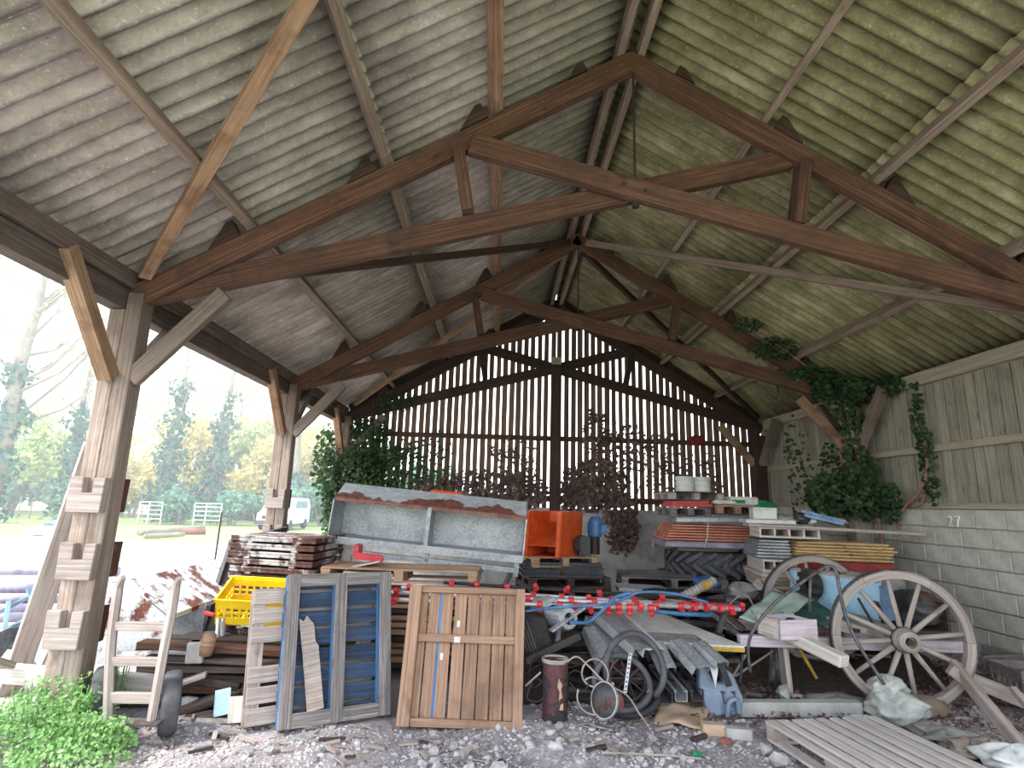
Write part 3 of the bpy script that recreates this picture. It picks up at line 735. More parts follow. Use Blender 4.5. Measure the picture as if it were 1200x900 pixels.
tro = trough(o0, u, up, n, TL, .48, .52, .15, 'long galvanised feed trough with rust-brown hood resting tilted on the pallet stack', (M['galv'], M['hood'], M['galv']))
M['orange'] = paint('orange_paint', (226, 96, 44), (200, 76, 34), rough=.5, chip=(150, 88, 66), chip_amt=.3)
M['red'] = paint('red_plastic', (206, 52, 58), (176, 38, 46), rough=.45)
ff = o0 + up * .635 + n * .40
b = MB(); b.obox(ff + u * (TL * .47) + up * .008, u * .38, n * .035 + up * .02, up * .008); tag(b.build('paint_stripe', M['orange'], tro), 'orange paint stripe on the hood edge')
b = MB(); b.obox(o0 - up * .16 + u * .25 + n * .05, u * (TL - .3), n * .05, up * .06); b.build('base_rail', M['galv'], tro)
for x, l in ((.27, .13), (TL * .5, .14), (TL - .08, .2)):
    b = MB(); b.obox(o0 + u * x + n * .05 - up * l, u * .05, n * .05, up * (l - .01)); b.build('bracket', M['galv'], tro)
for x in (TL - .45, TL - .1):
    b = MB(); p = o0 + u * x + n * .1 - up * .12; b.beam(p, (p.x - .16, p.y - .1, p.z - .36), .05, .04); b.build('leg', M['iron'], tro)
# second trough, behind the nearest post
o0, o1 = V((-2.90,5.55,0.23)), V((-2.97,6.90,0.22)); u = unit(o1 - o0); o0 = o0 + V((.0, 0, .0)); n = unit(V((0, 0, 1)).cross(u)); n = n if n.x < 0 else -n
up = u.cross(n); up = up if up.z > 0 else -up
trough(o0, u, up, n, 2.0, .38, .62, .30, 'white rust-streaked feed trough lying outside behind the nearest post', (M['galv'], M['white_rust'], M['white_rust']), nparts=2)

# ---------------------------------------------------------------- rusty tray stack and leaning panel
c0 = V((-1.89,6.25,1.03)); c1 = V((-2.91,6.55,0.98)); c2 = V((-1.82,7.15,0.94))
ut = unit((c1 - c0).xy.to_3d()); vt = unit((c2 - c0).xy.to_3d()); wt, lt = (c1 - c0).xy.length, (c2 - c0).xy.length
zt = V((-1.91,6.25,1.27)).z; nt = 16; step = .079
for k in range(nt):
    z = zt - .05 - (nt - 1 - k) * step
    if z < .02: continue
    s = random.uniform(-.035, .035); s2 = random.uniform(-.03, .03); o = V((c0.x, c0.y, z)) + ut * s + vt * s2
    b = MB(); b.obox(o, ut * wt, vt * lt, (0, 0, .05))
    b.obox(o - vt * .006 + V((0, 0, .036)), ut * wt, vt * .014, (0, 0, .022)); b.obox(o - ut * .006 + V((0, 0, .036)), ut * .014, vt * lt, (0, 0, .022))
    b.obox(o + ut * .2 - V((0, 0, .019)), ut * .08, vt * lt, (0, 0, .019)); b.obox(o + ut * (wt - .28) - V((0, 0, .019)), ut * .08, vt * lt, (0, 0, .019))
    top = k == nt - 1
    tag(b.build('metal_tray', M['tray_rust'], bevel=.004), nth(nt - 1 - k) + 'rust-edged metal tray in the stack beside the leaning panel', 'tray', 'stacked rusty trays')
b = MB(); b.obox(V((c0.x, c0.y, 0)) + ut * .1 + vt * .1 - V((0,0,.03)), ut * (wt - .2), vt * (lt - .2), (0, 0, max(.02, zt - .05 - 15 * step - .0)))
tag(b.build('timber_block', M['dark_wood']), 'dark timber block carrying the stack of rusty trays', 'timber')
TLp, TRp, BLp = V((-3.11,7.00,1.19)), V((-2.83,8.00,1.31)), V((-3.19,6.75,0.28)); ex, ey = TRp - TLp, BLp - TLp; ey = ey * ((TLp.z - .03) / max(.1, -ey.z)); 
t = thing('framed_panel', 'tall brownish sheet panel with steel edge leaning behind the tray stack', 'panel', (TLp + ey))
nn = unit(ex.cross(ey)); b = MB(); b.obox(TLp, ex, ey, nn * .02); b.build('sheet', M['grey_wood'], t)
for po, d in ((TLp, ex), (TLp, ey)):
    b = MB(); other = unit(ey if d is ex else ex); b.obox(po - nn * .02, d, other * .06, nn * .05); b.build('edge_frame', M['iron'], t)

# ---------------------------------------------------------------- yellow crates
M['yellow'] = paint('yellow_plastic', (252, 216, 44), (242, 198, 28), rough=.4)
def lattice_crate(o, u, v, n, W, L, Hc, label, mat, bars=9, rows=3, name='plastic_crate', t_=.014, group=None):
    """open crate: base at o spanned by u, v; walls rise along n, built of bars and rails"""
    o, u, v, n = V(o), unit(u), unit(v), unit(n); t = thing(name, label, 'crate', o, 0, group)
    for wo, wd, wl, nm in ((o, u, W, 'front_wall'), (o + v * (L - t_), u, W, 'rear_wall'), (o, v, L, 'side_wall'), (o + u * (W - t_), v, L, 'side_wall')):
        b = MB(); th = v if wd is u else u; nb_ = max(4, int(bars * wl / W))
        for k in range(nb_ + 1): b.obox(wo + wd * ((wl - .02) * k / nb_), wd * .02, n * Hc, th * t_)
        for r_, hh in [(0, .05), (Hc - .05, .05)] + [(Hc * (i + 1) / (rows + 1) - .008, .016) for i in range(rows)]:
            b.obox(wo + n * r_ - th * .002, wd * wl, n * hh, th * (t_ + .004))
        b.build(nm, mat, t)
    b = MB()
    for k in range(bars + 1): b.obox(o + u * ((W - .02) * k / bars), u * .02, v * L, n * .012)
    for k in range(6): b.obox(o + v * ((L - .02) * k / 5), u * W, v * .02, n * .012)
    b.build('base', mat, t)
    b = MB()
    for d, l, oo in ((u, W + .03, o + n * Hc - u * .015 - v * .015), (u, W + .03, o + n * Hc - u * .015 + v * (L - .005)), (v, L + .03, o + n * Hc - u * .015 - v * .015), (v, L + .03, o + n * Hc + u * (W - .005) - v * .015)):
        b.obox(oo, d * l, (v if d is u else u) * .02, n * .02)
    b.build('rim', mat, t); return t
oc = V((-2.50,5.50,0.57)); uc = unit((.95, .12, -.04)); nc = unit(V((.16, -.3, .85)) - uc * V((.16, -.3, .85)).dot(uc)); vc = nc.cross(uc)
lattice_crate(oc, uc, vc, nc, .60, .42, .22, 'yellow plastic crate with slotted sides tipped behind the grey pallet', M['yellow'])
lattice_crate(oc + uc * .66 + V((0, .1, -.10)), uc, vc, nc, .58, .4, .22, 'yellow plastic crate glimpsed through the gaps of the blue pallet', M['yellow'])
for px, (p, q) in enumerate((((-2.45,5.45,0.63), (-2.41,5.42,0.21)), ((-2.43,5.50,0.62), (-2.40,5.50,0.23)))):
    q = V(q); b = MB(); b.tube([p, q], .02, 8); tag(b.build('grey_tube', M['galv'], smooth=True), ['longer grey metal tube under the yellow crate', 'shorter pale grey metal tube under the yellow crate'][px], 'tube')
b = MB(); b.obox(V((-2.59,5.45,0.66)), (.09, 0, -.02), (0, .05, 0), (0, 0, .02)); b.build('x', M['red']).name = 'red_tag'; tag(bpy.data.objects['red_tag'], 'small red plastic tag beside the yellow crate corner', 'tag')

# ---------------------------------------------------------------- heap of old timber between sack truck and grey pallet
heap_lab = 'dark old plank in the timber heap behind the sack truck'
rows = [(.05, 5), (.13, 5), (.21, 4), (.29, 4), (.37, 3), (.44, 3)]
for z, k in rows:
    for i in range(k):
        y = 5.2 + i * .17 + random.uniform(-.03, .03); x0 = -2.95 + random.uniform(-.15, .2); x1 = -1.75 + random.uniform(-.1, .25)
        w = random.uniform(.1, .15); h = random.uniform(.04, .065)
        plank((x0, y + random.uniform(-.06, .06), z + random.uniform(-.015, .03)), (x1, y + random.uniform(-.1, .1), z + random.uniform(-.03, .015)), w, h, M['dark_wood'] if random.random() < .7 else M['truss'], heap_lab, group='dark planks behind the sack truck')
for k, (p, q, r) in enumerate((((-2.50,5.00,-0.01), (-2.04,5.10,0.13), .045), ((-2.46,4.95,-0.06), (-2.06,5.10,-0.03), .05), ((-2.67,5.15,0.18), (-2.06,5.10,0.17), .04))):
    b = MB(); p, q = V(p), V(q); b.tube([p, lerp(p, q, .5) + V((0, .02, .015)), q], [r, r * 1.05, r * .9], 9); tag(b.build('log', M['dark_wood'], smooth=True), ['upper thin dark log in front of the timber heap', 'lowest thick dark log at the foot of the timber heap', 'middle dark log stretched from sack truck to grey pallet'][k], 'log')
plank((-3.13,5.30,0.33), (-2.43,5.25,0.34), .1, .1, M['white_rust'], 'white painted timber with rust stains on top of the heap', 'timber', 'white_timber')
b = MB(); b.obox((-2.50,5.05,0.35), (.13, .03, 0), (-.03, .14, 0), (0, 0, .16)); b.obox((-2.51,5.08,0.44), (.09, .02, 0), (-.02, .1, 0), (0, 0, .07)); tag(b.build('concrete_block', M['concrete'], bevel=.01), 'stepped grey concrete block on the timber heap', 'block')
b = MB(); b.lathe([(.001, 0), (.05, 0), (.06, .08), (.05, .16), (.001, .16)], (-2.36,5.10,0.41), (.1, 0, 1), 12); tag(b.build('wood_stump', M['brace'], smooth=True), 'small tan stump standing next to the stepped concrete block', 'stump')
b = MB(); b.obox((-2.15,4.90,0.02), (.10, .02, .02), (-.03, .05, .17), (.02, -.02, .005)); tag(b.build('blue_offcut', paint('pale_blue_plastic', (176, 214, 226), rough=.5)), 'pale blue plastic offcut standing by the grey pallet foot', 'scrap')
b = MB(); b.obox((-2.03,4.88,-0.02), (.10, .03, .0), (-.03, .06, .17), (.02, -.02, .01)); tag(b.build('white_offcut', M['pale_wood']), 'white board offcut between pale blue plastic and grey pallet', 'scrap')
plank((-2.47,5.00,0.23), (-2.31,5.05,0.28), .1, .03, M['grey_wood'], 'short grey plank on the front of the timber heap', group=None)

# ---------------------------------------------------------------- board stack and pallets under the long trough
pw = (M['new_wood'], M['new_wood'], M['new_wood']); gw = (M['dirty_wood'], M['dirty_wood'], M['dirty_wood']); dw = (M['dark_wood'], M['dark_wood'], M['dark_wood'])
for k in range(4): flat_pallet((-1.25 + random.uniform(-.03, .03), 7.05, 0), 1.9, .9, .02 + k * .142, .05 + random.uniform(-.03, .03), ['bottom', 'second', 'third', 'fourth'][k] + ' pallet from the ground under the long galvanised trough', gw)
bx0, bx1 = V((-1.91,6.20,0.79)), V((-0.28,6.20,0.82))
kz = .40
for k in range(12):
    z = .1 + k * .062; y = 6.2 + random.uniform(-.05, .05); x0 = bx0.x + random.uniform(-.1, .1); x1 = bx1.x + random.uniform(-.25, .1)
    for j in range(2):
        plank((x0, y + j * .2 - .02, z), (x1 + random.uniform(-.1, .1), y + j * .2, z + random.uniform(-.006, .006)), .19, .045, M['new_wood'] if k % 4 else M['dark_wood'], ['front','rear'][j] + ' tan board of the ' + (ORD[11 - k] if k < 11 else 'topmost') + ' layer from the top below the light pallet', group='tan boards stacked below the trough')
flat_pallet((-.98, 6.42, 0), 1.62, .56, .87, -.05, 'light new pallet on the tan board stack under the trough front', pw, nd=5)
b = MB(); b.obox((-1.52,6.35,1.10), (.05, 0, -.005), (0, .2, 0), (0, 0, .12)); b.obox((-1.50,6.30,1.08), (.3, .02, -.03), (0, .03, 0), (0, 0, .07)); tag(b.build('red_bracket', M['red']), 'red steel bracket lying left of the light pallet under the trough', 'bracket')
b = MB(); b.obox((-1.56,6.15,0.94), (.5, .05, -.02), (0, .3, .0), (0, 0, .03)); b.obox((-1.56,6.20,0.98), (.35, .02, .08), (0, .3, 0), (0, 0, .015)); tag(b.build('white_tray', M['pale_wood'], bevel=.003), 'white shallow tray on the tan boards beside the rusty tray stack', 'tray')

# ---------------------------------------------------------------- spray booms with red nozzle bodies
M['pipe'] = metal('pale_steel_pipe', (170, 168, 172), (206, 204, 208), metallic=.4, rough=.45)
booms = [((-0.98,5.45,0.82), (1.45,5.40,0.81), .018, 'nearest spray boom pipe with large red nozzles above the brown lid', .16),
         ((-0.99,5.60,0.86), (2.32,5.65,0.78), .02, 'second spray boom pipe from the front carrying red nozzles', .2),
         ((-0.91,5.85,0.87), (2.44,5.85,0.76), .018, 'third spray boom pipe from the front with red nozzles', .24),
         ((-0.52,6.05,0.90), (2.34,6.05,0.79), .016, 'dark rearmost spray boom pipe below the trough with few red nozzles', .3)]
for p, q, r, lab, sp in booms:
    p, q = V(p), V(q); L = (q - p).length; d = unit(q - p); t = thing('spray_boom', lab, 'spray boom', p)
    b = MB(); b.tube([p, q], r, 10); b.build('pipe', M['pipe'] if sp < .3 else M['rod'], t, smooth=True)
    k = 0; x = .08
    while x < L - .02:
        dens = sp * (.55 if x > L * .78 and sp < .25 else 1)
        c = p + d * x; b = MB(); o = V((random.uniform(-.2, .2), -1, random.uniform(-.9, .6))).normalized()
        b.lathe([(r * 1.0, -.025), (r * 1.9, -.025), (r * 1.9, .025), (r * 1.0, .025)], c, d, 10, close=True)
        b.lathe([(.001, 0), (.015, .0), (.015, .042), (.023, .042), (.025, .062), (.018, .07), (.001, .07)], c + o * r * .8, o, 10)
        b.build('nozzle', M['red'], t, smooth=False); x += dens * random.uniform(.8, 1.2)

# ---------------------------------------------------------------- orange hopper with blue motor
hz = V((0.88,8.30,1.01)).z
for k in range(5): flat_pallet((.95, 8.6, 0), 1.15, .95, .02 + k * .142, .2 + random.uniform(-.05, .05), ['bottom', 'second', 'third', 'fourth', 'fifth'][k] + ' dark pallet from the ground in the pile under the orange hopper', dw)
for k in range(8):
    z = .74 + k * .024; s = random.uniform(-.05, .05); b = MB(); b.obox((.35 + s, 8.08 + s, z), (1.1, .06, 0), (-.05, .8, 0), (0, 0, .016)); b.obox((.35 + s, 8.08 + s, z - .007), (1.1, .06, 0), (-.002, .03, 0), (0, 0, .023))
    tag(b.build('rusty_sheet', M['iron']), nth(7 - k) + 'dark rusty steel sheet in the pile below the orange hopper', 'sheet', 'rusty sheets below the orange hopper')
flat_pallet((.86, 8.5, 0), .95, .8, hz - .148, .25, 'pale pallet directly under the orange hopper', pw, nd=6)
cA, cB, cC = V((0.38,8.15,1.04)), V((0.85,8.00,1.04)), V((1.46,8.55,1.01))
for c in (cA, cB, cC): c.z = hz - .005
t = thing('orange_hopper', 'orange steel hopper with blue electric motor standing on a pale pallet', 'hopper', cB)
e1, e2 = cA - cB, cC - cB; e2 = e2 - e1 * (e2.dot(e1) / e1.length_squared) * .6; hgt = V((.03, 0, .60)); th = .012
n1 = unit(e1); n2 = unit(e2)
for nm, po, a_, b_ in (('rear_wall', cB + e2, e1, hgt), ('side_wall', cB, e2, hgt), ('side_wall', cA, e2, hgt), ('floor_plate', cB, e1, e2)):
    b = MB(); b.obox(po, a_, b_, unit(a_.cross(b_)) * th); b.build(nm, M['orange'], t)
b = MB(); b.obox(cB + hgt * .22, e1, e2 * .95 + hgt * .5, hgt * .02); b.build('chute', M['orange'], t)
b = MB()
b.obox(cB, n1 * .05, hgt, n2 * -.015); b.build('front_edge', M['orange'], t)
b = MB(); b.obox(cA - n1 * .05, n1 * .05, hgt, n2 * -.015); b.build('front_edge', M['orange'], t)
M['mblue'] = paint('blue_machine_enamel', (62, 108, 158), (46, 84, 128), rough=.45)
mc = cC + V((-.06, -.16, .26)); mo = MB()
mo.lathe([(.001, 0), (.09, 0), (.1, .02), (.1, .22), (.085, .25), (.06, .28), (.001, .28)], mc, (.05, 0, 1), 18)
for k in range(10):
    a = k * math.pi / 5; mo.obox(mc + V((math.cos(a) * .095, math.sin(a) * .095, .04)), (math.cos(a) * .015, math.sin(a) * .015, 0), (-math.sin(a) * .006, math.cos(a) * .006, 0), (0, 0, .16))
mot = mo.build('motor', M['mblue'], t); b = MB(); b.obox(mc + V((.06, -.06, .06)), (.11, 0, 0), (0, .1, 0), (0, 0, .11)); b.build('terminal_box', M['mblue'], mot)
b = MB(); b.lathe([(.001, -.03), (.12, -.03), (.12, .03), (.001, .03)], cC + V((-.26, -.24, .16)), (.6, -.8, 0), 20); b.obox(cC + V((-.30, -.30, .0)), (.16, .04, 0), (-.02, .12, 0), (0, 0, .26)); b.build('drive_guard', M['iron'], t)
b = MB(); b.cyl(mc + V((0, 0, -.24)), mc, .07, 14); b.build('gearbox', M['rod'], t)

# ---------------------------------------------------------------- dark pallets and scrap right of the hopper
for k in range(5):
    flat_pallet((2.55, 8.75, 0), 1.45, 1.0, .02 + k * .145, -.12 + random.uniform(-.04, .04), ['bottom', 'second', 'third', 'fourth', 'topmost'][k] + ' dark pallet from the ground in the stack right of the blue motor', gw if k == 4 else dw)
for k in range(9):
    z = .30 + k * .045; x = 1.62 + random.uniform(-.05, .05); b = MB(); b.obox((x, 7.55 + random.uniform(-.05, .05), z), (.62, -.04, -.01), (.04, .5, 0), (0, 0, .02)); b.obox((x, 7.55, z - .014), (.62, -.04, -.01), (.002, .03, 0), (0, 0, .014))
    tag(b.build('grey_sheet', M['galv']), nth(8 - k) + 'pale grey sheet in the slumped pile before dark pallets', 'sheet', 'grey sheets before the dark pallets')
b = MB(); b.obox((1.66, 7.5, 0), (.5, 0, 0), (0, .5, 0), (0, 0, .275)); b.obox((1.7, 7.54, .275), (.42, 0, 0), (0, .4, 0), (0, 0, .01)); tag(b.build('timber_block', M['dark_wood']), 'dark timber block under the pale grey metal sheets', 'timber')
# steel grate frames standing in the dark
for k, (x, y, w, h, lab) in enumerate(((2.05, 7.35, .5, .62, 'dark iron frame standing left in the gloom behind the spray booms'), (2.75, 7.55, .7, .55, 'dark iron frame standing in the middle behind the spray booms'), (3.35, 7.5, .5, .5, 'dark iron frame leaning nearest the tractor tyre'))):
    t = thing('iron_trestle', lab, 'trestle', (x, y, 0))
    for a, c in (((0, 0), (0, h)), ((w, 0), (w, h)), ((0, h), (w, h)), ((0, h * .5), (w, h * .5)), ((w * .33, 0), (w * .33, h)), ((w * .66, 0), (w * .66, h))):
        b = MB(); b.beam((x + a[0], y + a[1] * .15, a[1]), (x + c[0], y + c[1] * .15, c[1]), .04, .04, up=(0, 1, 0)); b.build('bar', M['rod'], t)

# ---------------------------------------------------------------- stack on the tractor tyre
cx, cy = 3.42, 9.15
for k in range(5): flat_pallet((cx, cy, 0), 1.45, 1.2, .02 + k * .142, .12 + random.uniform(-.05, .05), ['bottom', 'second', 'third', 'fourth', 'topmost'][k] + ' dark pallet from the ground below the tractor tyre', dw)
zt0 = .735; R = .76
t = thing('tractor_tyre', 'grey tractor tyre with chevron lugs lying flat in the stack', 'tyre', (cx, cy, zt0))
b = MB(); b.lathe([(.42, 0.02), (.6, .0), (.70, .05), (.72, .17), (.70, .29), (.6, .34), (.42, .32)], (cx, cy, zt0), (0, 0, 1), 40, close=True); b.build('carcass', M['rubber'], t, smooth=True)
for k in range(24):
    a0 = 2 * math.pi * k / 24
    for sg in (-1, 1):
        a0_ = a0 + (math.pi / 24 if sg > 0 else 0); b = MB(); pts = []
        for j in range(3):
            a = a0_ + .16 * j * 1.0; z = .17 + sg * (.01 + .075 * j); pts.append((V((cx + math.cos(a) * .755, cy + math.sin(a) * .755, zt0 + z)), V((math.cos(a), math.sin(a), 0))))
        for j in range(2):
            (p, nr), (q, _) = pts[j], pts[j + 1]; b.beam(p - nr * .02, q - nr * .02, .055, .09, up=nr)
        b.build('lug', M['rubber'], t)
ztop = zt0 + .345
for k, (x, y, w) in enumerate(((2.70, 8.72, .9), (2.50, 9.05, 1.5), (2.50, 9.4, 1.5))):
    plank((x, y, ztop + .035), (x + w, y + .03, ztop + .035), .09, .07, M['grey_wood'], ['front', 'middle', 'rear'][k] + ' grey bearer lying across the tractor tyre')
z0 = ztop + .072
def corr_sheet(o, u, v, n, W, L, pitch, amp, mat, label, group=None, th=.012, name='corrugated_sheet'):
    """sheet with ribs running along u; n up"""
    o, u, v, n = V(o), unit(u), unit(v), unit(n); b = MB(); nv = int(L / pitch * 4)
    b.grid(lambda a, c: o + u * (a * W) + v * (c * L) + n * (amp * (1 if (round(c * nv) % 4) in (0, 1) else 0)), 1, nv, t=n * th)
    return tag(b.build(name, mat), label, 'sheet', group)
M['orange_sheet'] = paint('faded_orange_sheet', (222, 156, 130), (194, 118, 96), rough=.7, chip=(130, 96, 84), chip_amt=.38)
u = unit((1, -.06, 0)); vv = V((.06, 1, 0)); o = V((2.43, 8.42, z0))
b = MB(); b.obox(o + V((-.02, -.02, 0)), u * 1.36, vv * 1.0, (0, 0, .075)); b.obox(o + V((-.02, -.028, .06)), u * 1.36, vv * .02, (0, 0, .02)); tag(b.build('grey_slab', M['tube'], bevel=.006), 'blue-grey slab under the strapped orange corrugated sheets', 'slab')
for k in range(6):
    corr_sheet(o + V((.0 + .03 * k, .015 * k, .082 + k * .038)), u, vv, (0, 0, 1), 1.34 - .035 * k, .95, .16, .022, M['orange_sheet'], nth(5 - k) + 'faded orange corrugated sheet in the strapped bundle', 'orange sheets above the tyre')
b = MB(); q = o + u * .56; zt1 = z0 + .335
b.tube([q + V((-.03, -.035, .0)), q + V((.02, -.035, .16)), V((q.x + .05, q.y - .0, zt1)), V((q.x + .08, q.y + .5, zt1)), V((q.x + .1, q.y + .95, zt1))], .008, 5); tag(b.build('strap', M['pale_wood']), 'pale strap tied around the orange corrugated sheets', 'strap')
for k in range(6):
    plank((3.82, 8.5 + .02 * k, z0 + .04 + k * .052), (4.55, 8.46, z0 + .02 + k * .05), .6, .046, M['dark_wood'] if k % 2 else M['crate_wood'], nth(5 - k) + 'brown board in the stack right of the orange sheets', group='brown boards right of the orange sheets')
z1 = zt1 + .01
b = MB(); b.obox((2.62, 8.5, z1), (1.28, -.06, .035), (.05, .5, 0), (0, 0, .06)); b.obox((2.62, 8.49, z1 + .05), (1.28, -.06, .035), (.0, .03, 0), (0, 0, .018)); tag(b.build('grey_slab', M['galv'], bevel=.005), 'long pale grey slab lying on top of the orange corrugated sheets', 'slab')
b = MB(); b.obox((3.92, 8.42, z1 - .02), (.66, -.04, -.01), (.05, .5, 0), (0, 0, .06)); b.obox((3.92, 8.41, z1 + .03), (.66, -.04, -.01), (0, .02, 0), (0, 0, .015)); tag(b.build('grey_slab', M['pale_wood'], bevel=.005), 'short whitish slab on the brown boards next to the green strapped crate', 'slab')
flat_pallet((2.92, 9.15, 0), .62, .8, z1 + .075, 0, 'small grey pallet under the red sheet', gw, nd=5)
b = MB(); zz = z1 + .215; b.obox((2.62, 8.72, zz), (.62, 0, .01), (0, .6, 0), (0, 0, .05)); b.obox((2.64, 8.74, zz + .05), (.56, 0, .01), (0, .5, 0), (0, 0, .04)); tag(b.build('red_sheet', paint('faded_red', (190, 70, 72), (150, 50, 56), rough=.6), bevel=.004), 'faded red sheet between two small pallets in the tyre stack', 'sheet')
flat_pallet((3.02, 9.2, 0), .85, .8, zz + .10, .05, 'small dark pallet carrying the two white drums', (M['dark_wood'], M['grey_wood'], M['dark_wood']), nd=5)
M['white_pl'] = paint('white_plastic', (206, 206, 202), (182, 182, 178), rough=.5)
for k in range(2):
    t = thing('white_drum', ['left white ribbed drum on the small dark pallet', 'right white ribbed drum on the small dark pallet'][k], 'drum', (2.92 + k * .27, 9.0 + k * .03, zz + .242))
    b = MB(); c = t.location; b.lathe([(.001, 0), (.14, 0), (.14, .06), (.13, .065), (.13, .08), (.14, .085), (.14, .15), (.13, .155), (.13, .165), (.14, .17), (.14, .22), (.12, .225), (.001, .225)], c, (0, 0, 1), 20); b.build('body', M['white_pl'], t, smooth=False)
    b = MB(); b.lathe([(.145, .2), (.145, .225), (.125, .232), (.125, .2)], c, (0, 0, 1), 20, close=True); b.build('lid_ring', M['white_pl'], t)
flat_pallet((3.58, 8.95, 0), .62, .8, z1 + .12, -.05, 'brown pallet under the white sacks with green strap', (M['crate_wood'], M['crate_wood'], M['dark_wood']), nd=5)
M['sack'] = paint('white_sack_cloth', (214, 212, 204), (182, 178, 170), rough=.9); M['green'] = paint('green_webbing', (30, 132, 84), (22, 100, 64), rough=.7)
def lump(c, s, mat, name, label, cat, group=None, seed=0, amp=.25, nu=16, nv=10, parent=None):
    rr = random.Random(seed); ph = [rr.uniform(0, 6) for _ in range(8)]; b = MB(); c = V(c)
    def fn(a, d):
        th = a * 2 * math.pi; el = (d - .5) * math.pi
        k = 1 + amp * (math.sin(3 * th + ph[0] + 2 * el) * .4 + math.sin(5 * th + ph[1] - 3 * el) * .3 + math.sin(7 * el + ph[2] + th) * .25)
        x = math.cos(th) * math.cos(el); y = math.sin(th) * math.cos(el); z = math.sin(el)
        sg = lambda q: math.copysign(abs(q) ** .75, q)
        return c + V((sg(x) * s[0] * k, sg(y) * s[1] * k, (z * .5 + .5) * s[2] * (1 + .3 * amp * math.sin(4 * th + ph[3]))))
    b.grid(fn, nu, nv); o = b.build(name, mat, parent, smooth=True)
    if parent is None: tag(o, label, cat, group)
    return o
zk = z1 + .265
b = MB(); b.obox((3.48, 8.6, zk), (.42, 0, 0), (0, .5, 0), (0, 0, .13)); t = tag(b.build('white_package', M['sack'], bevel=.025), 'white flat package held by a green strap on the brown pallet', 'package')
b = MB(); b.obox((3.36, 8.59, zk + .03), (.66, .02, .0), (0, .006, 0), (.0, 0, .05)); b.build('green_strap', M['green'], t)
lump((3.43, 8.75, zk - .01), (.16, .2, .1), M['sack'], 'white_sack', 'limp white sack lying against the strapped white package', 'sack', seed=2)
lump((4.00, 8.75, zk - .13), (.2, .22, .2), M['green'], 'green_tarp', 'crumpled dark green tarp right of the strapped white package', 'tarp', seed=4, amp=.4)

# ---------------------------------------------------------------- sheet stack reaching the block wall
ox, oy = V((4.05, 8.15, 0)).xy; u = unit((.985, -.17, 0)); v = unit((.17, .985, 0)); base = V((3.36, 7.42, 0))
for k in range(5): 
    c = base + u * .72 + v * .5; flat_pallet(c, 1.35, 1.0, .02 + k * .143, -.171, ['bottom', 'second', 'third', 'fourth', 'topmost'][k] + ' pallet from the ground under the insulation boards by the cart', gw)
zi = .735
M['insul'] = paint('tan_insulation_board', (184, 160, 136), (156, 132, 108), rough=.9, scale=3)
for k in range(4):
    s = random.uniform(-.03, .03); b = MB(); b.obox(base + u * s + V((0, s, zi + k * .05)), u * 1.4, v * .95, (0, 0, .042)); b.obox(base + u * (s + .02) + v * .02 + V((0, s, zi + k * .05 + .042)), u * 1.36, v * .9, (0, 0, .006))
    tag(b.build('insulation_board', M['insul' if k % 3 else 'pale_wood'], bevel=.004), nth(3 - k) + 'tan board in the layered stack behind the far cart wheel', 'board', 'layered tan boards behind the cart')
zi += .205
M['darkred'] = paint('dark_red_paint', (142, 34, 40), (112, 26, 34), rough=.6, chip=(70, 40, 40), chip_amt=.34)
b = MB(); q = base + u * .40 - v * .02 + V((0, 0, zi)); b.obox(q, u * 1.12, v * .8, (0, 0, .155)); b.obox(q - v * .012 + V((0, 0, .01)), u * 1.12, v * .012, (0, 0, .02)); t = tag(b.build('red_slab', M['darkred'], bevel=.003), 'dark red edged panel below the yellow corrugated sheets', 'panel')
b = MB()
for k in range(22): b.obox(q - v * .008 + u * (k * .05 + .01) - V((0, 0, .012 + .008 * (k % 3))), u * .03, v * .02, (0, 0, .02))
tag(b.build('black_fringe', M['black_rubber'], t), 'ragged black lower edge'); t.children[0]['kind'] = 'stuff'
t = thing('lattice_frame', 'white wooden lattice box with three openings at the left end of the yellow sheet stack', 'frame', base + V((0, 0, zi)))
for a, c, w, h in ((0, 0, .42, .03), (0, .13, .42, .025)):
    b = MB(); b.obox(base + V((0, 0, zi + c)) - v * .02, u * w, v * .8, (0, 0, h)); b.build('rail', M['pale_wood'], t)
for k in range(4):
    b = MB(); b.obox(base + u * (k * .13) - v * .02 + V((0, 0, zi + .03)), u * .02, v * .8, (0, 0, .10)); b.build('upright', M['pale_wood'], t)
zs = zi + .16
M['yel_sheet'] = paint('mustard_sheet', (212, 184, 136), (180, 148, 100), rough=.75, chip=(110, 96, 78), chip_amt=.4)
for k in range(6):
    corr_sheet(base + u * (.42 + .02 * k) + v * (.0 + .05 * k) + V((0, 0, zs + k * .036)), u, v, (0, 0, 1), 1.24 - random.uniform(0, .16), .75, .11, .02, M['yel_sheet'], nth(5 - k) + 'mustard yellow corrugated sheet below the long grey plank', 'yellow corrugated sheets')
for k in range(6):
    corr_sheet(base + u * (-.05 + .02 * k) + v * (.03 + .05 * k) + V((0, 0, zs + k * .036 + .002)), u, v, (0, 0, 1), .42 - .01 * k, .75, .09, .02, M['galv'], nth(5 - k) + 'pale grey corrugated sheet left of the mustard yellow ones', 'grey corrugated sheets')
zl = zs + .25
t = thing('lattice_frame', 'pale lattice rack with open bays lying under the long grey plank', 'frame', base + V((0, 0, zl)))
for c in (0, .11):
    b = MB(); b.obox(base + u * .05 + v * .25 + V((0, 0, zl + c)), u * .75, v * .5, (0, 0, .025)); b.build('rail', M['pale_wood'], t)
for k in range(5):
    b = MB(); b.obox(base + u * (.05 + k * .18) + v * .25 + V((0, 0, zl + .025)), u * .025, v * .5, (0, 0, .085)); b.build('upright', M['pale_wood'], t)
zp = zl + .138
pq = base + u * -.10 + v * .32 + V((0, 0, zp + .02))
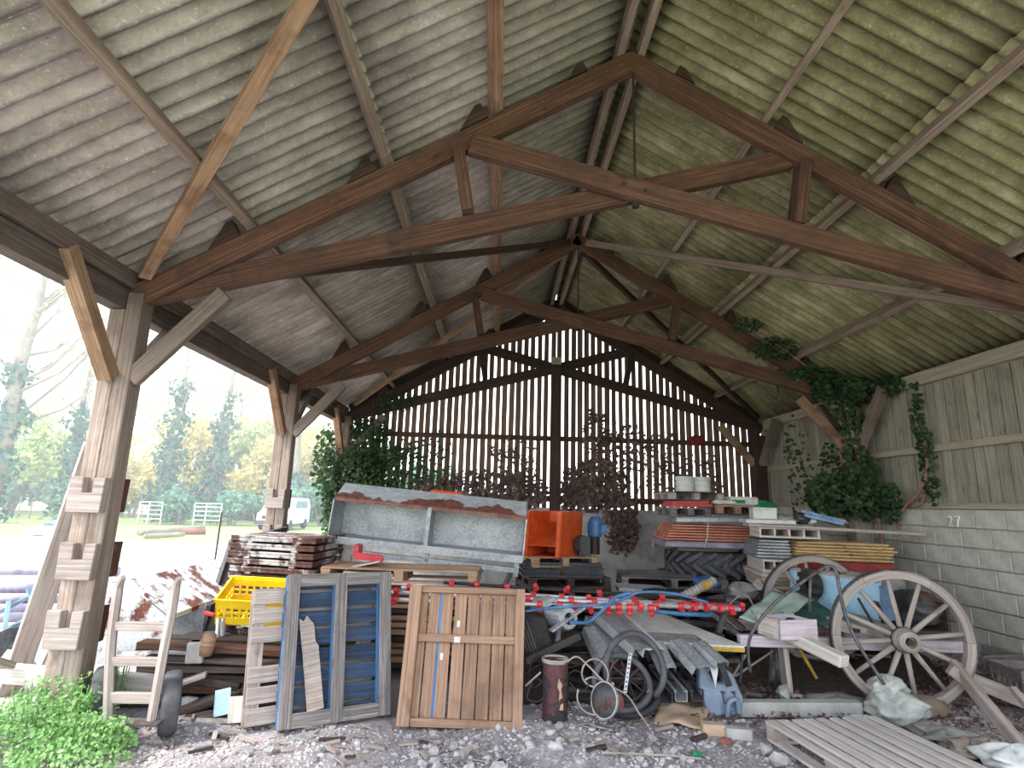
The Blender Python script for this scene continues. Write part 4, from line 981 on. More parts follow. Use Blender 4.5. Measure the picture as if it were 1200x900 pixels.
plank(pq, V((5.44, 7.45, zp - .03)), .3, .04, M['grey_wood'], 'long grey plank on top of the yellow sheets, one end at the block wall', name='long_plank')
b = MB(); b.obox(base + u * -.12 + v * .2 + V((0, 0, zp + .042)), u * .62, v * .42, (0, 0, .045)); b.obox(base + u * -.10 + v * .22 + V((0, 0, zp + .087)), u * .58, v * .38, (0, 0, .008)); tag(b.build('white_board', M['white_pl'], bevel=.004), 'flat white board on the left end of the long grey plank', 'board')
zq = zp + .097
t = thing('white_box', 'small white box standing on the flat white board', 'box', base + u * .1 + v * .4 + V((0, 0, zq)))
b = MB(); b.obox(base + u * .0 + v * .3 + V((0, 0, zq)), u * .3, v * .22, (0, 0, .13)); b.build('body', M['white_pl'], t, bevel=.006)
b = MB(); b.obox(base + u * -.005 + v * .295 + V((0, 0, zq + .13)), u * .31, v * .23, (0, 0, .02)); b.build('lid', M['white_pl'], t)
M['blue_item'] = paint('faded_blue_plastic', (116, 150, 182), (84, 112, 142), rough=.5)
q = base + u * .9 + v * .45 + V((0, 0, zp + .045))
b = MB(); b.beam(q + V((-.28, .0, .17)), q + V((.25, -.1, .05)), .12, .03); b.beam(q + V((-.26, -.05, .12)), q + V((.2, -.15, .02)), .05, .04); tag(b.build('blue_board', M['blue_item']), 'faded blue folded board sloping on the long grey plank', 'board')
for k, (a, c, s, m_, lab, nm) in enumerate(((.42, .42, (.14, .13, .12), 'grey_cloth', 'crumpled grey cloth next to the small white box', 'cloth'), (.62, .42, (.12, .12, .14), 'iron', 'dark lump of scrap between grey cloth and blue board', 'scrap_lump'), (.74, .5, (.1, .1, .1), 'white_pl', 'whitish plastic lump behind the blue board', 'plastic_lump'), (1.1, .45, (.12, .1, .1), 'brace', 'brown lump of wood behind the low end of the blue board', 'wood_lump'))):
    if m_ not in M: M[m_] = paint('grey_cloth_weave', (142, 140, 136), (110, 108, 106), rough=.95)
    lump(base + u * a + v * c + V((0, 0, zp + .04)), s, M[m_], nm, lab, 'scrap', seed=20 + k, amp=.5)

# ---------------------------------------------------------------- cart
M['cart_blue'] = paint('pale_blue_cart_paint', (166, 204, 226), (134, 180, 208), rough=.6, chip=(150, 130, 120), chip_amt=.33, scale=4)
M['wheelwood'] = wood('grey_wheel_wood', (112, 104, 98), (154, 144, 138), (182, 172, 166), var=.05)
M['frame_w'] = wood('pale_lilac_frame_wood', (150, 138, 146), (188, 176, 184), (212, 204, 210), var=.08, stain=(132, 110, 116), stain_amt=.35)
RW = .60
ct = thing('farm_cart', 'old pale blue farm cart with two tall spoked wheels by the block wall', 'cart', (3.8, 6.2, 0))
def cart_wheel(c, axis, dish):
    c = V(c); ax = unit(axis); s = V((0, 0, 1)).cross(ax).normalized(); w_ = ax.cross(s)
    b = MB(); b.lathe([(RW - .012, -.036), (RW, -.036), (RW, .036), (RW - .012, .036)], c, ax, 48, close=True); tyre = b.build('iron_tyre', M['iron'], ct, smooth=False)
    for k in range(6):
        b = MB(); b.grid(lambda a, d: c + (s * math.cos((k + a) * math.pi / 3) + w_ * math.sin((k + a) * math.pi / 3)) * (RW - .013 - (.072 if d < .3 or d > .8 else 0)) + ax * (-.033 if d < .55 and d > -1 and not (d > .3 and d < .31) else .033), 8, 1) if False else None
        n_ = 8
        vv = []
        for i in range(n_ + 1):
            a = (k + i / n_ * .995) * math.pi / 3; d = s * math.cos(a) + w_ * math.sin(a)
            for r_, x in ((RW - .012, -.034), (RW - .012, .034), (RW - .082, .034), (RW - .082, -.034)): b.v.append(c + d * r_ + ax * x)
        for i in range(n_):
            for j in range(4):
                q, q2 = i * 4 + j, i * 4 + (j + 1) % 4; l = i * .08
                b.face([q, q2, q2 + 4, q + 4], [(l, j * .07), (l, j * .07 + .07), (l + .08, j * .07 + .07), (l + .08, j * .07)])
        b.face([0, 3, 2, 1], [(0, 0)] * 4); e = n_ * 4; b.face([e, e + 1, e + 2, e + 3], [(0, 0)] * 4)
        b.build('felloe', M['wheelwood'], ct)
    for k in range(12):
        a = (k + .25) * math.pi / 6; d = s * math.cos(a) + w_ * math.sin(a)
        b = MB(); b.tube([c + d * .09 + ax * dish, c + d * .3 + ax * dish * .5, c + d * (RW - .08)], [.026, .022, .02], 8); b.build('spoke', M['wheelwood'], ct, smooth=True)
    b = MB(); b.lathe([(.001, -.11), (.07, -.11), (.075, -.1), (.095, -.04), (.105, .04), (.085, .13), (.06, .15), (.05, .15), (.05, .10), (.001, .10)], c + ax * dish, ax, 24); h = b.build('hub', M['wheelwood'], ct)
    b = MB(); b.lathe([(.107, .0), (.112, .0), (.112, .03), (.107, .03)], c + ax * dish, ax, 24, close=True); b.lathe([(.001, .085), (.03, .085), (.03, .14), (.001, .14)], c + ax * dish, ax, 14); b.build('hub_band', M['rod'], h)
wn = V((3.68,5.42,0.51)); wn.z = RW + .0; far = V((wn.x + .05, 6.95, RW))
cart_wheel(wn, (-.18, -1, 0.0), .03); cart_wheel(far, (-.1, -1, 0), .03)
b = MB(); b.cyl(wn, far, .03, 10); b.beam(wn + V((0, .15, .02)), far + V((0, -.1, .02)), .1, .12); b.build('axle', M['wheelwood'], ct)
# body
tl, tr_, bl, br_ = V((3.50,7.00,1.07)), V((3.80,5.85,0.99)), V((3.57,6.90,0.82)), V((3.60,5.85,0.51))
ny = V((1, .12, 0)).normalized()
ZB, ZH = .55, .47
b = MB(); b.prism([(0, .1), (0, 1), (1, 1), (1, .0), (.5, -.05)], (tl.x, 7.0, ZB), (tr_.x - tl.x, -1.15, 0), (0, 0, ZH), ny * .03); b.build('front_board', M['cart_blue'], ct)
b = MB(); b.obox((tl.x - .005, 7.0, ZB + ZH), (tr_.x - tl.x, -1.15, 0), ny * .045, (0, 0, .03)); b.build('top_rail', M['wheelwood'], ct)
b = MB(); b.obox((tl.x, 7.0, ZB + .02), (.75, 0, .02), (0, .03, 0), (0, 0, ZH - .04)); b.build('side_board', M['cart_blue'], ct)
b = MB(); b.obox((tr_.x, 5.835, ZB + .12), (.16, .05, .0), (0, .03, 0), (0, 0, ZH - .14)); b.build('side_board', M['blue_item'], ct)
b = MB(); b.obox((tl.x + .05, 5.9, ZB - .0), (.9, 0, 0), (0, 1.05, 0), (0, 0, .03)); b.build('floor_board', M['dark_wood'], ct)
b = MB(); b.obox((tl.x + .95, 5.85, ZB + .03), (.03, 0, 0), (0, 1.15, 0), (0, 0, ZH - .2)); b.build('rear_board', M['dark_wood'], ct)
for k in range(7):
    b = MB(); y = 5.95 + k * .15; b.obox((tr_.x - .22 + (tl.x - tr_.x) * k / 7, y, .40), (.07, 0, 0), (0, .09, 0), (0, 0, .15)); b.build('cross_member', M['brace'], ct)
for y in (5.66, 6.4):
    b = MB(); b.beam((2.3 + (y - 5.66) * .2, y + .02, .50), (4.5, y, .49), .075, .10); b.build('shaft', M['frame_w'], ct, bevel=.006)
for x in (3.05, 3.6): b = MB(); b.beam((x, 5.7, .51), (x - .02, 6.4, .51), .07, .07); b.build('cross_bar', M['frame_w'], ct, bevel=.005)
b = MB(); b.beam((2.67,5.75,0.61), (2.96,5.10,0.47), .12, .10); b.build('draw_bar', M['pale_wood'], ct, bevel=.01)
b = MB(); b.beam((3.77,5.75,0.53), (3.44,6.20,0.59), .09, .1); b.build('draw_bar', M['pale_wood'], ct, bevel=.006)
b = MB(); b.beam((2.75, 5.75, .46), (2.75, 5.7, .02), .12, .05, up=(1, 0, 0)); b.build('prop_leg', M['grey_wood'], ct, bevel=.005)
b = MB(); b.lathe([(.04, -.04), (.15, -.04), (.15, .04), (.04, .04)], (tl.x + .03, 6.62, .9), (1, .15, 0), 16)
for k in range(9):
    a = k * 2 * math.pi / 9; b.box((tl.x + .0, 6.62 + math.cos(a) * .15, .90 + math.sin(a) * .15), (.09, .05, .05))
tag(b.build('winch_gear', M['rod'], ct), 'black toothed gear on the blue front board')
b = MB(); b.tube(curve_pts([(3.52,5.75,0.89), (3.73,5.70,0.45), (3.77,5.65,0.39)], 4), .012, 6)
for k in range(14):
    p = lerp((3.67,5.72,0.86), (3.77,5.62,0.43), k / 13); q = V(p); b.lathe([(.012, -.01), (.03, -.01), (.03, .01), (.012, .01)], q, (.2, -1 if k % 2 else .2, .6 if k % 2 else 1), 8, close=True)
tag(b.build('drive_chain', M['rod'], ct), 'black hanging drive chain')
# bent hoop rod, crate, plastic and sticks on the cart shafts
b = MB(); b.tube(curve_pts([(2.30,5.45,0.28), (2.29,5.45,0.47), (2.34,5.42,0.65), (2.55,5.40,0.89), (2.84,5.38,1.10), (3.01,5.36,1.21), (3.07,5.32,1.20), (3.07,5.28,1.05), (3.10,5.28,0.83), (3.16,5.22,0.59), (3.28,5.10,0.30)], 5), .015, 8)
b.tube([V((2.87,5.38,1.12)), V((2.85,5.40,0.82))], .014, 6); tag(b.build('bent_rod', M['iron'], smooth=True), 'long bent iron hoop rod arching in front of the blue cart', 'rod')
t = thing('small_box', 'open lilac and white wooden box full of dark scrap on the cart shafts', 'box', (2.81,5.55,0.64)); q = V(t.location); q.z = .56; t.location = q
ue, ve = unit((.96, .05, .03)), unit((-.25, .95, 0))
for po, ex, ey in ((q + V((-.24, -.13, 0)), ue * .36, ve * .015), (q + V((-.24, -.13, 0)), ue * .015, ve * .28), (q + V((.105, -.11, 0)), ue * .015, ve * .28), (q + V((-.31, .135, 0)), ue * .36, ve * .015)):
    b = MB(); b.obox(po, ex, ey, (-.0, 0, .17)); b.build('side_panel', M['frame_w'] if ex.length > .1 else M['pale_wood'], t)
b = MB(); b.obox(q + V((-.235, -.125, 0.001)), ue * .34, ve * .26, (0, 0, .012)); b.build('base_panel', M['frame_w'], t)
for k in range(14): b = MB(); b.stone(q + V((random.uniform(-.2, .05), random.uniform(-.08, .1), random.uniform(.05, .15))), .045); tag(b.build('scrap_lump', M['rod']), 'dark lump of scrap inside the small lilac box', 'scrap', 'scrap in the lilac box')
M['teal'] = paint('dusty_teal_plastic', (142, 176, 166), (188, 190, 176), rough=.55, scale=3, chip=(92, 138, 130), chip_amt=.4)
def drape(p, name, mat, label, cat, amp=.03, seed=1, th=.008, nu=16, nv=12, fold=3):
    """crumpled sheet between four corners"""
    rr = random.Random(seed); a, b_, c, d = [V(x) for x in p]; ph = [rr.uniform(0, 6) for _ in range(6)]
    nrm = (b_ - a).cross(d - a).normalized()
    if nrm.z < 0: nrm = -nrm
    b = MB(); b.grid(lambda u_, v_: lerp(lerp(a, b_, u_), lerp(d, c, u_), v_) + nrm * amp * (math.sin(fold * 2 * u_ + ph[0] + 3 * v_) + .6 * math.sin(fold * 4 * v_ + ph[1] + 2 * u_) + .4 * math.sin(11 * u_ - 7 * v_ + ph[2])), nu, nv, t=-nrm * th)
    return tag(b.build(name, mat, smooth=True), label, cat)
drape(((2.32,5.70,0.68), (2.77,5.75,0.66), (3.34,6.20,0.83), (2.99,6.40,0.87)), 'plastic_sheet', M['teal'], 'dusty teal plastic sheet draped over the cart shafts', 'plastic sheet', amp=.02, seed=3)
drape(((2.93,6.30,0.77), (3.21,6.00,0.59), (3.57,6.10,0.53), (3.47,6.60,0.86)), 'plastic_sheet', paint('dark_teal_plastic', (64, 96, 88), (48, 76, 70), rough=.5), 'dark green plastic sheet sagging below the blue cart front', 'plastic sheet', amp=.03, seed=8)
M['yellow_stick'] = paint('mustard_stick', (190, 158, 62), (150, 120, 44), rough=.7)
b = MB(); b.tube([(2.73,5.95,0.72), (2.95,5.85,0.42), (3.08,5.80,0.15)], [.016, .018, .016], 8); tag(b.build('yellow_stick', M['yellow_stick'], smooth=True), 'mustard yellow stick slanting through the cart shafts', 'stick')
b = MB(); b.tube([(2.25,5.80,0.11), (2.45,5.90,0.32)], .012, 6); tag(b.build('thin_rod', M['wheelwood']), 'thin pale rod rising under the left cart shaft end', 'rod')
b = MB(); b.tube([(2.32,5.85,0.14), (2.85,6.00,0.39)], .01, 6); tag(b.build('thin_rod', M['wheelwood']), 'thin grey rod slanting up from the ground below the cart shafts', 'rod')
b = MB(); b.tube([(2.36,5.75,0.36), (2.33,5.75,0.15), (2.30,5.72,0.12)], .012, 6); tag(b.build('hook_rod', M['iron']), 'small iron hook hanging below the cart shaft end', 'hook')
drape(((2.77,6.02,0.50), (2.83,6.00,0.51), (2.84,5.85,0.09), (2.66,5.90,0.08)), 'net_curtain', M['iron'], 'dark netting hanging from the cart shafts to the ground', 'netting', amp=.02, seed=5)
lump(V((4.15, 6.6, .58)), (.42, .35, .42), M['grey_cloth'], 'cloth_bundle', 'grey cloth bundle inside the blue cart', 'cloth', seed=31, amp=.5)
lump(V((4.35, 6.15, .58)), (.2, .22, .32), M['iron'], 'scrap_lump', 'dark scrap heap inside the blue cart behind the near wheel', 'scrap', seed=32, amp=.5)
M['white_cloth'] = paint('dirty_white_plastic', (222, 224, 222), (184, 188, 188), rough=.6)
drape(((3.21,7.40,0.80), (3.40,7.30,0.62), (3.77,7.60,0.72), (3.58,7.80,0.93)), 'plastic_sheet', M['white_cloth'], 'ruffled white plastic sheet below the tan insulation boards', 'plastic sheet', amp=.05, seed=12, fold=5)
b = MB(); b.obox((2.9, 7.05, 0), (1.25, 0, 0), (0, .55, 0), (0, 0, .55)); b.obox((2.95, 7.1, .55), (1.1, 0, 0), (0, .45, 0), (0, 0, .04)); tag(b.build('timber_block', M['dark_wood'], bevel=.02), 'dark crate-like block in the gloom beyond the cart shafts', 'crate')

# ---------------------------------------------------------------- heap in the middle of the floor
M['panel_white'] = paint('grey_white_panel', (206, 206, 202), (176, 178, 176), rough=.55)
ca, cb_, cc, cd = V((1.34,5.35,0.54)), V((2.26,5.45,0.50)), V((2.13,6.35,0.64)), V((1.46,6.20,0.66))
t = thing('door_panel', 'flat grey-white door panel with yellow edge lying on top of the middle heap', 'panel', ca)
nrm = (cb_ - ca).cross(cd - ca).normalized()
b = MB(); b.prism([(0, 0), (1, 0), (.45, 1), (-.12, 1)], ca, cb_ - ca, (cd - ca) - (cd - ca).dot(cb_ - ca) / (cb_ - ca).length_squared * (cb_ - ca), -nrm * .02); b.build('sheet', M['panel_white'], t)
b = MB(); b.beam(ca - nrm * .035, cb_ - nrm * .035, .02, .035, up=nrm); b.build('edge', M['yellow_stick'], t)
b = MB(); p = lerp(ca, cb_, .58); b.beam(ca + nrm * .012 + V((.03, .12, .0)), p + nrm * .012 + V((0, .12, 0)), .20, .02, up=nrm); b.build('cover_strip', M['galv'], t)
b = MB(); b.tube([p + nrm * .03 + V((0, .3, 0)), p + V((0, -.01, .02)), p + V((0, -.02, -.16))], .005, 5); b.build('tie_wire', M['rod'], t)
for k, (a_, b_, w, lab) in enumerate((((1.05,5.60,0.74), (1.31,5.15,0.53), .30, 'pale metal flashing sheet sloping down left of the door panel'), ((0.97,5.70,0.68), (1.14,5.20,0.45), .24, 'bent grey metal sheet under the pale flashing sheet'), ((1.20,5.70,0.68), (1.37,5.15,0.52), .2, 'pale folded metal sheet sloping left of the door panel'), ((0.89,5.50,0.62), (0.97,5.20,0.41), .16, 'short crumpled pale metal sheet in front of the flashing sheets'), ((1.63,5.35,0.56), (1.76,5.10,0.40), .18, 'grey metal strip sloping right of the black hose loop'), ((1.43,5.30,0.55), (1.48,5.10,0.39), .14, 'narrow pale metal strip behind the black hose loop'), ((1.84,5.40,0.54), (1.95,5.15,0.43), .14, 'curled pale metal strip under the door panel corner'))):
    a_, b_ = V(a_), V(b_); d = unit(b_ - a_); s = d.cross(V((0, 0, 1))).normalized(); up = s.cross(d); b = MB()
    L = (b_ - a_).length
    prof = [(-w / 2, -.05), (-w / 2 + .01, 0), (-w * .1, .012), (w * .3, 0), (w / 2, .01), (w / 2 + .01, -.06)]
    b.grid(lambda q, r_: a_ + d * (L * r_) + s * lerp((prof[int(round(q * 5))][0], 0, 0), (0, 0, 0), 0).x + up * prof[int(round(q * 5))][1], 5, 4, t=-up * .004)
    tag(b.build('metal_strip', M['galv'] if k != 2 else M['panel_white']), lab, 'metal sheet')
# channel profiles poking out
for k in range(5):
    x = 1.42 + k * .135; y0 = 5.22 + .02 * (k % 2); z0 = .17 + .012 * (k % 3); b = MB()
    o = V((x, y0, z0 - .09)); L = V((-.12, .85, .17)); w = .10
    b.obox(o, (w, 0, 0), L, (0, 0, .006)); b.obox(o, (.006, 0, 0), L, (0, 0, .08)); b.obox(o + V((w, 0, 0)), (.006, 0, 0), L, (0, 0, .08)); b.obox(o + V((-.01, 0, .08)), (.03, 0, 0), L, (0, 0, .006)); b.obox(o + V((w - .02, 0, .08)), (.03, 0, 0), L, (0, 0, .006))
    tag(b.build('channel_profile', M['galv'] if k % 2 else M['iron']), 'steel channel profile with open end showing below the metal strips', 'profile', 'steel channels under the middle heap')
b = MB(); b.obox((1.3, 5.4, -.02), (.9, 0, 0), (0, .9, 0), (0, 0, .10)); b.obox((1.3, 5.42, .08), (.85, 0, 0), (0, .8, 0), (0, .0, .02)); tag(b.build('timber_block', M['dark_wood'], bevel=.01), 'dark timber bed below the steel channel profiles', 'timber')
# blue-grey plastic mudguard
M['bluegrey'] = paint('blue_grey_plastic', (120, 136, 156), (92, 106, 126), rough=.5)
t = thing('plastic_mudguard', 'blue-grey moulded plastic part standing right of the channel profiles', 'plastic part', (1.85, 5.25, 0))
q = V((1.95,5.20,0.13)); q.z = 0.0
b = MB(); b.prism([(-.12, .0), (.15, .0), (.19, .12), (.13, .30), (.05, .36), (.03, .24), (-.05, .25), (-.11, .42), (-.16, .38), (-.18, .2)], q, (1, 0, .05), (0, .25, 1), (0, .09, -.01)); b.build('shell', M['bluegrey'], t, bevel=.012)
b = MB(); b.tube(curve_pts([q + V((.02, -.03, .0)), q + V((.03, -.05, .12)), q + V((.1, -.04, .14)), q + V((.12, -.03, .02))], 4), .022, 8); b.build('handle', M['bluegrey'], t, smooth=True)
b = MB(); b.beam(q + V((-.02, -.01, .44)), q + V((.05, -.02, .24)), .02, .05); b.build('black_strap', M['black_rubber'], t)
b = MB(); b.prism([(0, 0), (.1, -.01), (.05, -.22)], q + V((-.11, .02, .44)), (1, 0, 0), (0, .1, 1), (0, .012, 0)); b.build('white_flap', M['white_pl'], t)
# hoses
def loop(c, rx, rz, r, tiltx, mat, name, label, cat, a0=0, a1=360, yaw=0):
    c = V(c); R = (Euler((math.radians(tiltx), 0, math.radians(yaw)))).to_matrix(); pts = []
    for k in range(37):
        a = math.radians(a0 + (a1 - a0) * k / 36); pts.append(c + R @ V((math.cos(a) * rx, .03 * math.sin(2 * a), math.sin(a) * rz)))
    b = MB(); b.tube(pts, r, 9, closed=(a1 - a0) == 360); return tag(b.build(name, mat, smooth=True), label, cat)
M['hose'] = paint('dark_grey_hose', (84, 84, 90), (60, 60, 66), rough=.6)
loop((1.17,5.05,0.41), .255, .25, .028, -12, M['hose'], 'rubber_hose', 'thick grey hose standing in a wide loop in front of the middle heap', 'hose', -60, 235, 12)
loop((1.05,4.98,0.31), .23, .20, .026, -25, M['hose'], 'rubber_hose', 'second grey hose loop lying lower and left of the tall loop', 'hose', -30, 330, 8)
loop((1.13,5.12,0.19), .24, .17, .03, -35, M['black_rubber'], 'rubber_hose', 'black hose coil on the ground behind the grey hose loops', 'hose', 0, 360, 0)
M['cable'] = paint('pale_grey_cable', (166, 158, 150), (130, 124, 118), rough=.6)
loop((0.82,4.92,0.39), .105, .10, .007, -15, M['cable'], 'cable', 'pale thin cable curled in a small upright ring by the rusty canister', 'cable')
loop((0.79,4.86,0.24), .12, .13, .007, -8, M['cable'], 'cable', 'pale thin cable ring around the round grey lamp', 'cable', -200, 120)
b = MB(); b.tube(curve_pts([(0.60,4.95,0.46), (0.68,4.95,0.50), (0.77,4.90,0.44), (0.89,4.85,0.34), (1.06,4.85,0.25), (1.12,4.72,0.17), (1.15,4.55,0.14)], 6), .007, 6); tag(b.build('cable', M['cable'], smooth=True), 'pale cable running from the canister across the hoses to the gravel', 'cable')
b = MB(); b.tube(curve_pts([(0.30,5.10,0.26), (0.32,5.10,0.40), (0.40,5.05,0.47), (0.44,5.00,0.35), (0.35,5.00,0.25), (0.29,5.05,0.28)], 5), .006, 6); tag(b.build('cable', M['rod']), 'black thin cable loop between brown lid and canister', 'cable')
b = MB(); b.tube(curve_pts([(0.27,5.00,0.26), (0.39,4.98,0.37)], 3), .008, 6); tag(b.build('thin_rod', M['cable']), 'short pale rod leaning left of the canister', 'rod')
M['bluehose'] = paint('blue_hose_plastic', (66, 116, 160), (44, 88, 128), rough=.45)
b = MB(); b.tube(curve_pts([(0.26,5.10,0.81), (0.52,5.20,0.83), (0.99,5.25,0.86), (1.17,5.30,0.91), (1.30,5.30,0.96), (1.62,5.40,0.94), (1.93,5.40,0.87)], 6), .012, 8); tag(b.build('blue_hose', M['bluehose'], smooth=True), 'blue hose snaking along the red nozzles of the spray booms', 'hose')
b = MB(); b.tube(curve_pts([(0.63,5.00,0.75), (0.80,5.10,0.74), (0.95,5.15,0.85), (1.06,5.25,0.92), (1.21,5.30,0.95)], 6), .014, 8); tag(b.build('blue_hose', M['bluehose'], smooth=True), 'second blue hose drooping below the spray booms above the canister', 'hose')
b = MB(); b.tube([(1.43,5.50,0.77), (1.72,5.50,0.75), (1.99,5.50,0.75)], [.018, .02, .022], 8); tag(b.build('blue_pipe', M['bluehose'], smooth=True), 'straight blue pipe lying behind the door panel', 'pipe')
for p, q, lab in (((2.25,6.10,0.75), (2.45,5.90,0.55), 'upper blue-grey steel bar sloping towards the cart shafts'), ((2.19,6.10,0.68), (2.42,5.95,0.49), 'lower blue-grey steel bar sloping towards the cart shafts'), ((2.33,6.00,0.73), (2.23,6.00,0.49), 'blue-grey upright brace between the sloping bars')):
    plank(p, q, .05, .05, M['iron'], lab, 'steel bar', 'steel_bar')
b = MB(); b.beam((0.48,5.10,0.66), (0.78,5.25,0.83), .05, .02); tag(b.build('aluminium_strip', M['galv']), 'bright aluminium strip slanting over the dark rollers', 'strip')
for k, (px, py, Y, lab) in enumerate(((640, 712, 5.5, 'left pale roller behind the brown lid edge'), (655, 722, 5.3, 'right pale roller in front of the left one'))):
    c = V((0, 0, 0)) + V((0.47,5.50,0.78) if k == 0 else (0.59,5.30,0.73)); t = thing('roller', lab, 'roller', c)
    b = MB(); ax = V((.45, -.85, .1)); b.lathe([(.05, -.14), (.085, -.14), (.095, -.12), (.095, .1), (.085, .12), (.05, .12)], c, ax, 20, close=True); b.build('drum', M['galv'], t, smooth=False)
    b = MB(); b.cyl(c - unit(ax) * .16, c + unit(ax) * .15, .03, 10); b.build('axle', M['rod'], t)
# dark machine casing
t = thing('machine_casing', 'dark machine casing with slotted cover leaning beside the brown lid', 'machine', (.4, 5.5, 0))
q = V((0.26,5.35,0.39)); 
b = MB(); b.obox((q.x + .02, 5.3, q.z - .02), (.32, -.05, -.06), (.05, .5, 0), (-.16, 0, .42)); b.build('housing', M['rod'], t, bevel=.015)
for k in range(5): b = MB(); b.obox((q.x + .03 + k * .028, 5.285, q.z + .06), (.012, -.002, 0), (0, -.01, 0), (-.10, 0, .26)); b.build('cooling_fin', M['iron'], t)
b = MB(); b.obox((q.x - .05, 5.35, -.02), (.45, 0, 0), (0, .45, 0), (0, 0, max(.1, q.z - .02))); b.build('plinth_box', M['rod'], t)
plank((0.27,5.10,0.42), (0.74,5.20,0.61), .04, .06, M['rod'], 'long black bar sloping in front of the dark machine casing', 'bar', 'black_bar')
plank((0.46,5.35,0.45), (0.88,5.60,0.50), .05, .04, M['rod'], 'short black bar in the gloom above the canister', 'bar', 'black_bar')
plank((0.54,5.20,0.50), (0.56,5.20,0.67), .04, .04, M['iron'], 'stubby iron pin upright behind the canister', 'bar', 'iron_pin')
# scorched canister
M['canister'] = metal('scorched_red_steel', (64, 40, 44), (96, 56, 58), rust=(52, 48, 52), rust_amt=.52, metallic=.2, rough=.5)
q = V((0.51,5.00,0.06)); q.z = 0
t = thing('canister', 'scorched dark red metal canister standing on the gravel right of the brown lid', 'canister', q)
b = MB(); b.lathe([(.10, 0), (.108, .01), (.108, .02), (.102, .03), (.104, .44), (.108, .45), (.108, .46), (.098, .46), (.096, .06), (.001, .05)], q, (.01, .02, 1), 28); b.build('body', M['canister'], t, smooth=False)
b = MB(); b.lathe([(.110, .0), (.112, .02), (.106, .03), (.098, .0)], q + V((0, .009, .445)), (.01, .02, 1), 28, close=True); b.build('rim', M['cable'], t)
b = MB(); b.prism([(0, 0), (.03, .02), (.018, .08), (.03, .11), (.0, .16), (-.012, .1), (.006, .06)], q + V((.018, -.112, .19)), (1, .1, 0), (0, .02, 1), (0, .006, 0)); tag(b.build('torn_label', M['insul'], t), 'torn tan label')
b = MB(); b.prism([(0, 0), (.03, .0), (.03, .05), (.01, .04)], q + V((.024, -.112, .12)), (1, .1, 0), (0, .02, 1), (0, .006, 0)); b.build('torn_label', M['insul'], t)
# round lamp and red disc
c = V((0.86,4.80,0.23)); t = thing('round_lamp', 'round grey lamp bowl lying on its side among the pale cables', 'lamp', c)
ax = V((-.75, -.6, .25)); b = MB(); b.lathe([(.001, .02), (.06, .03), (.11, .0), (.125, -.02), (.125, -.035), (.105, -.05), (.05, -.08), (.001, -.085)], c, ax, 26); b.build('bowl', M['iron'], t, smooth=True)
b = MB(); b.lathe([(.122, -.01), (.132, -.01), (.132, -.03), (.122, -.03)], c, ax, 26, close=True); b.build('rim', M['galv'], t)
c = V((1.00,4.83,0.21)); b = MB(); b.lathe([(.001, -.012), (.05, -.012), (.062, 0), (.05, .012), (.001, .012)], c, (.8, -.5, .2), 20); tag(b.build('rust_red_disc', paint('rust_red', (136, 92, 84), (104, 66, 60)), smooth=False), 'small rust-red disc standing right of the round lamp', 'disc')
b = MB(); b.beam((0.94,4.82,0.35), (0.95,4.76,0.16), .02, .02); tag(b.build('wooden_haft', M['new_wood'], bevel=.003), 'short wooden haft between round lamp and red disc', 'haft')
t = thing('perforated_bar', 'pale perforated metal bar leaning in the hose loops', 'bar', (1.05,4.90,0.23))
p, q = V((1.05,4.88,0.26)), V((1.12,4.98,0.53)); b = MB(); b.beam(p, q, .026, .012, up=(0, 1, 0)); b.build('bar', M['galv'], t)
for k in range(9): b = MB(); c = lerp(p, q, (k + .5) / 9); b.cyl(c + V((0, -.01, 0)), c + V((0, .002, 0)), .007, 6); b.build('hole', M['rod'], t)
t = thing('spoked_disc', 'rusty spoked wheel rim lying inside the grey hose loops', 'wheel', (1.11,5.05,0.32))
c = V(t.location)
b = MB(); pts = [c + V((math.cos(a * .2618) * .15, .05 * math.sin(a * .2618), math.sin(a * .2618) * .15)) for a in range(24)]; b.tube(pts, .012, 6, closed=True); b.build('rim', M['canister'], t)
for k in range(5):
    a = k * math.pi / 5; d = V((math.cos(a) * .15, .05 * math.sin(a), math.sin(a) * .15)); b = MB(); b.beam(c - d, c + d, .016, .012); b.build('spoke', M['canister'], t)

# dark filler scrap behind the hoses so that the heap stands on something
heap_group = 'dark scrap bars inside the middle heap'
for k in range(46):
    x = random.uniform(.5, 2.2); y = random.uniform(5.45, 6.35); z = .05 + random.random() ** 1.3 * (.52 - .1 * abs(x - 1.3)); a = random.uniform(-.7, .7); L = random.uniform(.5, 1.1)
    d = V((math.cos(a), math.sin(a) * .5, random.uniform(-.18, .18))); plank(V((x, y, z)) - d * L / 2, V((x, y, z)) + d * L / 2, random.uniform(.04, .14), random.uniform(.03, .06), random.choice([M['dark_wood'], M['iron'], M['rod'], M['dark_wood']]), 'dark bar of scrap in the shadows of the middle heap', 'scrap', 'scrap_bar', heap_group, bevel=0)
for k in range(26):
    x = random.uniform(1.9, 3.6); y = random.uniform(6.9, 7.7); z = .05 + random.random() * .55; a = random.uniform(-.8, .8); L = random.uniform(.4, .9)
    d = V((math.cos(a), math.sin(a) * .5, random.uniform(-.25, .25))); plank(V((x, y, z)) - d * L / 2, V((x, y, z)) + d * L / 2, random.uniform(.04, .14), random.uniform(.03, .06), random.choice([M['dark_wood'], M['iron'], M['rod'], M['truss_dark']]), 'dark scrap bar in the gloom between spray booms and tractor tyre', 'scrap', 'scrap_bar', 'dark scrap bars before the tyre stack', bevel=0)
M['blue_tarp'] = paint('blue_tarp', (58, 84, 150), (40, 60, 116), rough=.6)
